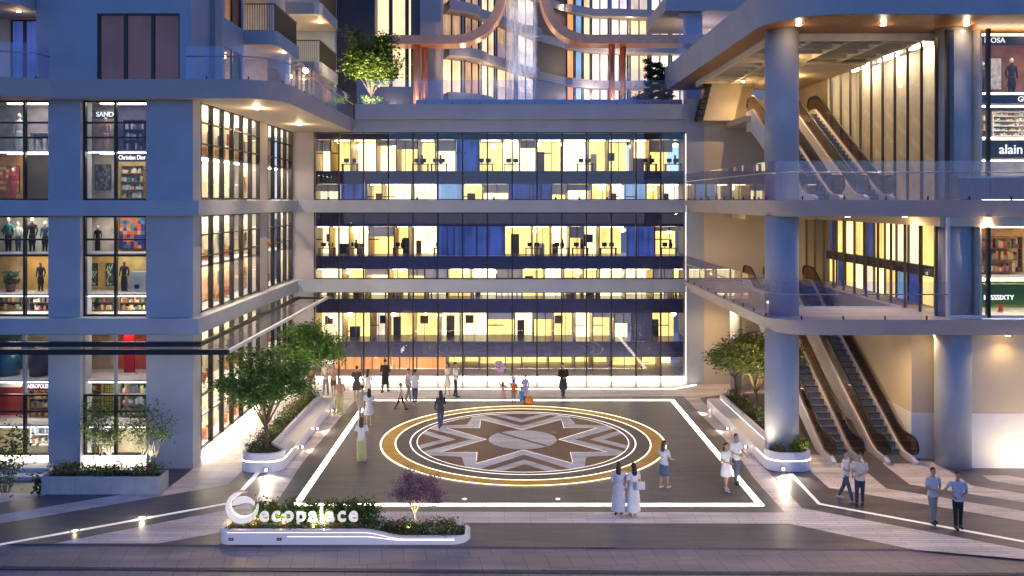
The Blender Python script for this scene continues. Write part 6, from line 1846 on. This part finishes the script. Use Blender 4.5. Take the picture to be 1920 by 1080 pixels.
def build_local(self, name, mats, parent=None):
    me = bpy.data.meshes.new(name); me.from_pydata(self.v, [], self.f); me.polygons.foreach_set('use_smooth', [True]*len(me.polygons)); me.update()
    return link_mesh(name, me, mats, parent)
MB.build_local = build_local

person(722, 736, 1.74, 165, 'man in black jacket and long brown skirt-like coat walking towards the glass facade', 'black', 'brown', arms=('fold', 'fold'), stride=.22, style='coat', sleeve='long', shoes='black')
person(766, 754, 1.68, 60, 'man in white shirt and grey trousers walking close behind another at the back left', 'white', 'grey', arms=('down', 'swing_f'), stride=.25)
person(778, 759, 1.74, 200, 'man in white T-shirt and blue jeans seen from behind at the back left', 'white', 'denim', arms=('swing_f', 'down'), stride=.15)
person(751, 769, 1.32, 115, 'child in white T-shirt and maroon trousers running at the back left', 'white', 'maroon', arms=('swing_b', 'swing_f'), stride=.36, shoes='black')
person(839, 742, 1.70, -60, 'woman in pale cream dress close to a man near the glass facade', 'cream', 'cream', 'bob', HAIRBR, ('fold', 'fold'), .1, 'dress', 'short', woman=True)
person(854, 744, 1.76, 70, 'man in white shirt and black trousers facing the woman near the glass facade', 'white', 'black', arms=('hold', 'down'), stride=.12, shoes='black')
person(826, 805, 1.70, 200, 'woman in grey top and blue jeans walking on the gold medallion ring', 'dark', 'denim', 'long', HAIRB, ('phone', 'down'), .2, 'trousers', 'long', woman=True, shoes='shoe')
person(943, 758, 1.12, 170, 'small girl in pink dress standing by the medallion under the balloons', 'pink', 'pink', 'long', HAIRBR, ('hip', 'up'), 0, 'dress', 'short', woman=True)
person(963, 758, 1.18, 180, 'boy in orange top and grey trousers standing by the medallion with one arm raised', 'orange', 'grey', 'short', HAIRBR, ('down', 'up'), 0, 'trousers', 'long')
person(978, 758, 1.25, 120, 'child in blue clothes squatting beside an orange ball', 'blue', 'blue', 'short', HAIRBR, ('fold', 'fold'), 0, 'trousers', 'long', sit=True)
person(985, 751, 1.28, 200, 'child in lilac dress standing behind the squatting child', 'lilac', 'lilac', 'short', HAIRF, ('down', 'fold'), 0, 'dress', 'long', woman=True)
person(963, 744, 1.20, 0, 'child in pale lilac clothes with both arms stretched out sideways', 'lilac', 'pale', 'bob', HAIRF, ('out', 'out'), 0, 'trousers', 'long', woman=True)
person(1056, 746, 1.76, 10, 'man in long black coat walking in front of the glass facade on the right', 'black', 'charcoal', arms=('fold', 'fold'), stride=.25, style='coat', sleeve='long', shoes='black')
person(669, 752, 1.74, 190, 'woman in dark grey dress standing in the group near the far left corner', 'dark', 'dark', 'short', HAIRB, ('down', 'fold'), .1, 'dress', 'short', woman=True)
person(690, 757, 1.70, 150, 'woman in white blouse with brown hair in the group near the far left corner', 'white', 'cream', 'long', HAIRBR, ('fold', 'hip'), .1, 'skirt', 'short', woman=True)
person(679, 795, 1.74, 170, 'man in grey T-shirt and grey trousers in front of the far left group', 'grey', 'grey', arms=('down', 'down'), stride=.2)
person(692, 800, 1.68, 190, 'woman with long black hair in pale grey dress beside the man in grey', 'pale', 'pale', 'long', HAIRB, ('fold', 'down'), .15, 'dress', 'short', woman=True)
person(637, 776, 1.68, 20, 'woman in peach top and long yellow skirt at the end of the left planter bench', 'peach', 'yellow', 'long', HAIRBR, ('face', 'fold'), 0, 'wide', 'none', woman=True)
person(611, 741, 1.72, -20, 'man in cream shirt and grey trousers standing at the left planter end', 'cream', 'grey', arms=('down', 'fold'), stride=.08)
person(625, 742, 1.66, 30, 'person in peach top and brown shorts beside the man in cream', 'peach', 'brown', 'short', HAIRBR, ('fold', 'down'), .05, 'shorts', 'short')
person(678, 866, 1.70, 180, 'woman in white sleeveless top and wide yellow green trousers seen from behind', 'white', 'yellow', 'long', HAIRBR, ('fold', 'fold'), .03, 'wide', 'short', woman=True)
person(1160, 965, 1.66, 170, 'woman with very long brown hair in long pale blue dress at the front', 'pale', 'pale', 'long', HAIRBR, ('down', 'fold'), .05, 'gown', 'long', woman=True, shoes='black')
person(1188, 967, 1.66, 200, 'woman with black hair in long white dress holding a white bag at the front', 'white', 'white', 'long', HAIRB, ('fold', 'hold'), .05, 'gown', 'short', woman=True)
person(1245, 916, 1.66, 130, 'woman in striped pale top and denim skirt at the edge of the gold ring', 'sky', 'denim', 'long', HAIRBR, ('hold', 'fold'), .1, 'skirt', 'short', woman=True)
person(1361, 920, 1.64, 30, 'woman in short white dress beside the light line on the right', 'white', 'white', 'long', HAIRBR, ('fold', 'down'), .12, 'dress', 'short', woman=True)
person(1380, 906, 1.74, 20, 'man in white T-shirt and dark jeans beside the woman in the short white dress', 'white', 'jeans', 'short', HAIRBR, ('fold', 'hold'), .12, 'trousers', 'short', shoes='charcoal')
person(1586, 939, 1.72, 50, 'man in pale T-shirt and jeans in front of the escalators, left of two', 'white', 'jeans', 'short', HAIRB, ('fold', 'fold'), .28, 'trousers', 'short')
person(1612, 947, 1.70, -25, 'man in cream T-shirt and dark jeans in front of the escalators, right of two', 'cream', 'navy', 'short', HAIRB, ('hold', 'fold'), .08, 'trousers', 'short', shoes='charcoal')
person(1749, 981, 1.72, 10, 'man in pale blue T-shirt and grey trousers at the right, left of two', 'sky', 'grey', 'short', HAIRB, ('fold', 'fold'), .08, 'trousers', 'short', shoes='charcoal')
person(1796, 991, 1.74, -5, 'man in pale T-shirt and black trousers at the right, right of two', 'sky', 'black', 'short', HAIRB, ('hip', 'fold'), .06, 'trousers', 'short', shoes='black')
# things held or lying by them
bx_, by_ = G(988, 759)
t = tag(MB().ball((0, 0, 0), .22, .22, .22, 20, 12).build_local('ball', plain('orange_ball', (.65, .20, .01), .4)), 'orange ball beside the squatting child in blue', 'ball'); t.location = (bx_+.12, by_-.05, .235)
x, y = G(943, 757)
for i, (dx, dz_, c) in enumerate(((-.22, 1.95, 'pink'), (-.02, 1.75, 'lilac'), (-.12, 1.62, 'pink'))):
    t = thing('balloon', ('pink heart balloon highest above the girl in pink', 'lilac balloon right of the pink heart balloons', 'pink heart balloon lowest above the girl in pink')[i], 'balloon', (x+dx, y, dz_), 'balloons above the girl')
    mb = MB(); mb.ball((-.07, 0, .05), .115, .09, .12, 12, 8); mb.ball((.07, 0, .05), .115, .09, .12, 12, 8); capsule(mb, (0, 0, 0), (0, 0, -.16), .10, .02); fuse(mb, 'balloon_skin', plain('balloon_'+c, (.65, .32, .48) if c == 'pink' else (.5, .45, .7), .25), t, .015, None, 3)
    s_ = MB(); s_.tube([(0, 0, -.17), (.03-dx*.3, 0, -.35), (-dx+.10, 0, 1.22-dz_)], .004, 5); s_.build_local('string', M['white_paint'], t)
x, y = G(1188, 967)
t = tag(MB().box(x+.06, x+.32, y-.30, y-.20, .92, 1.16).build('handbag', CL['white'], bevel=.02), 'white handbag held by the woman in the long white dress', 'handbag')
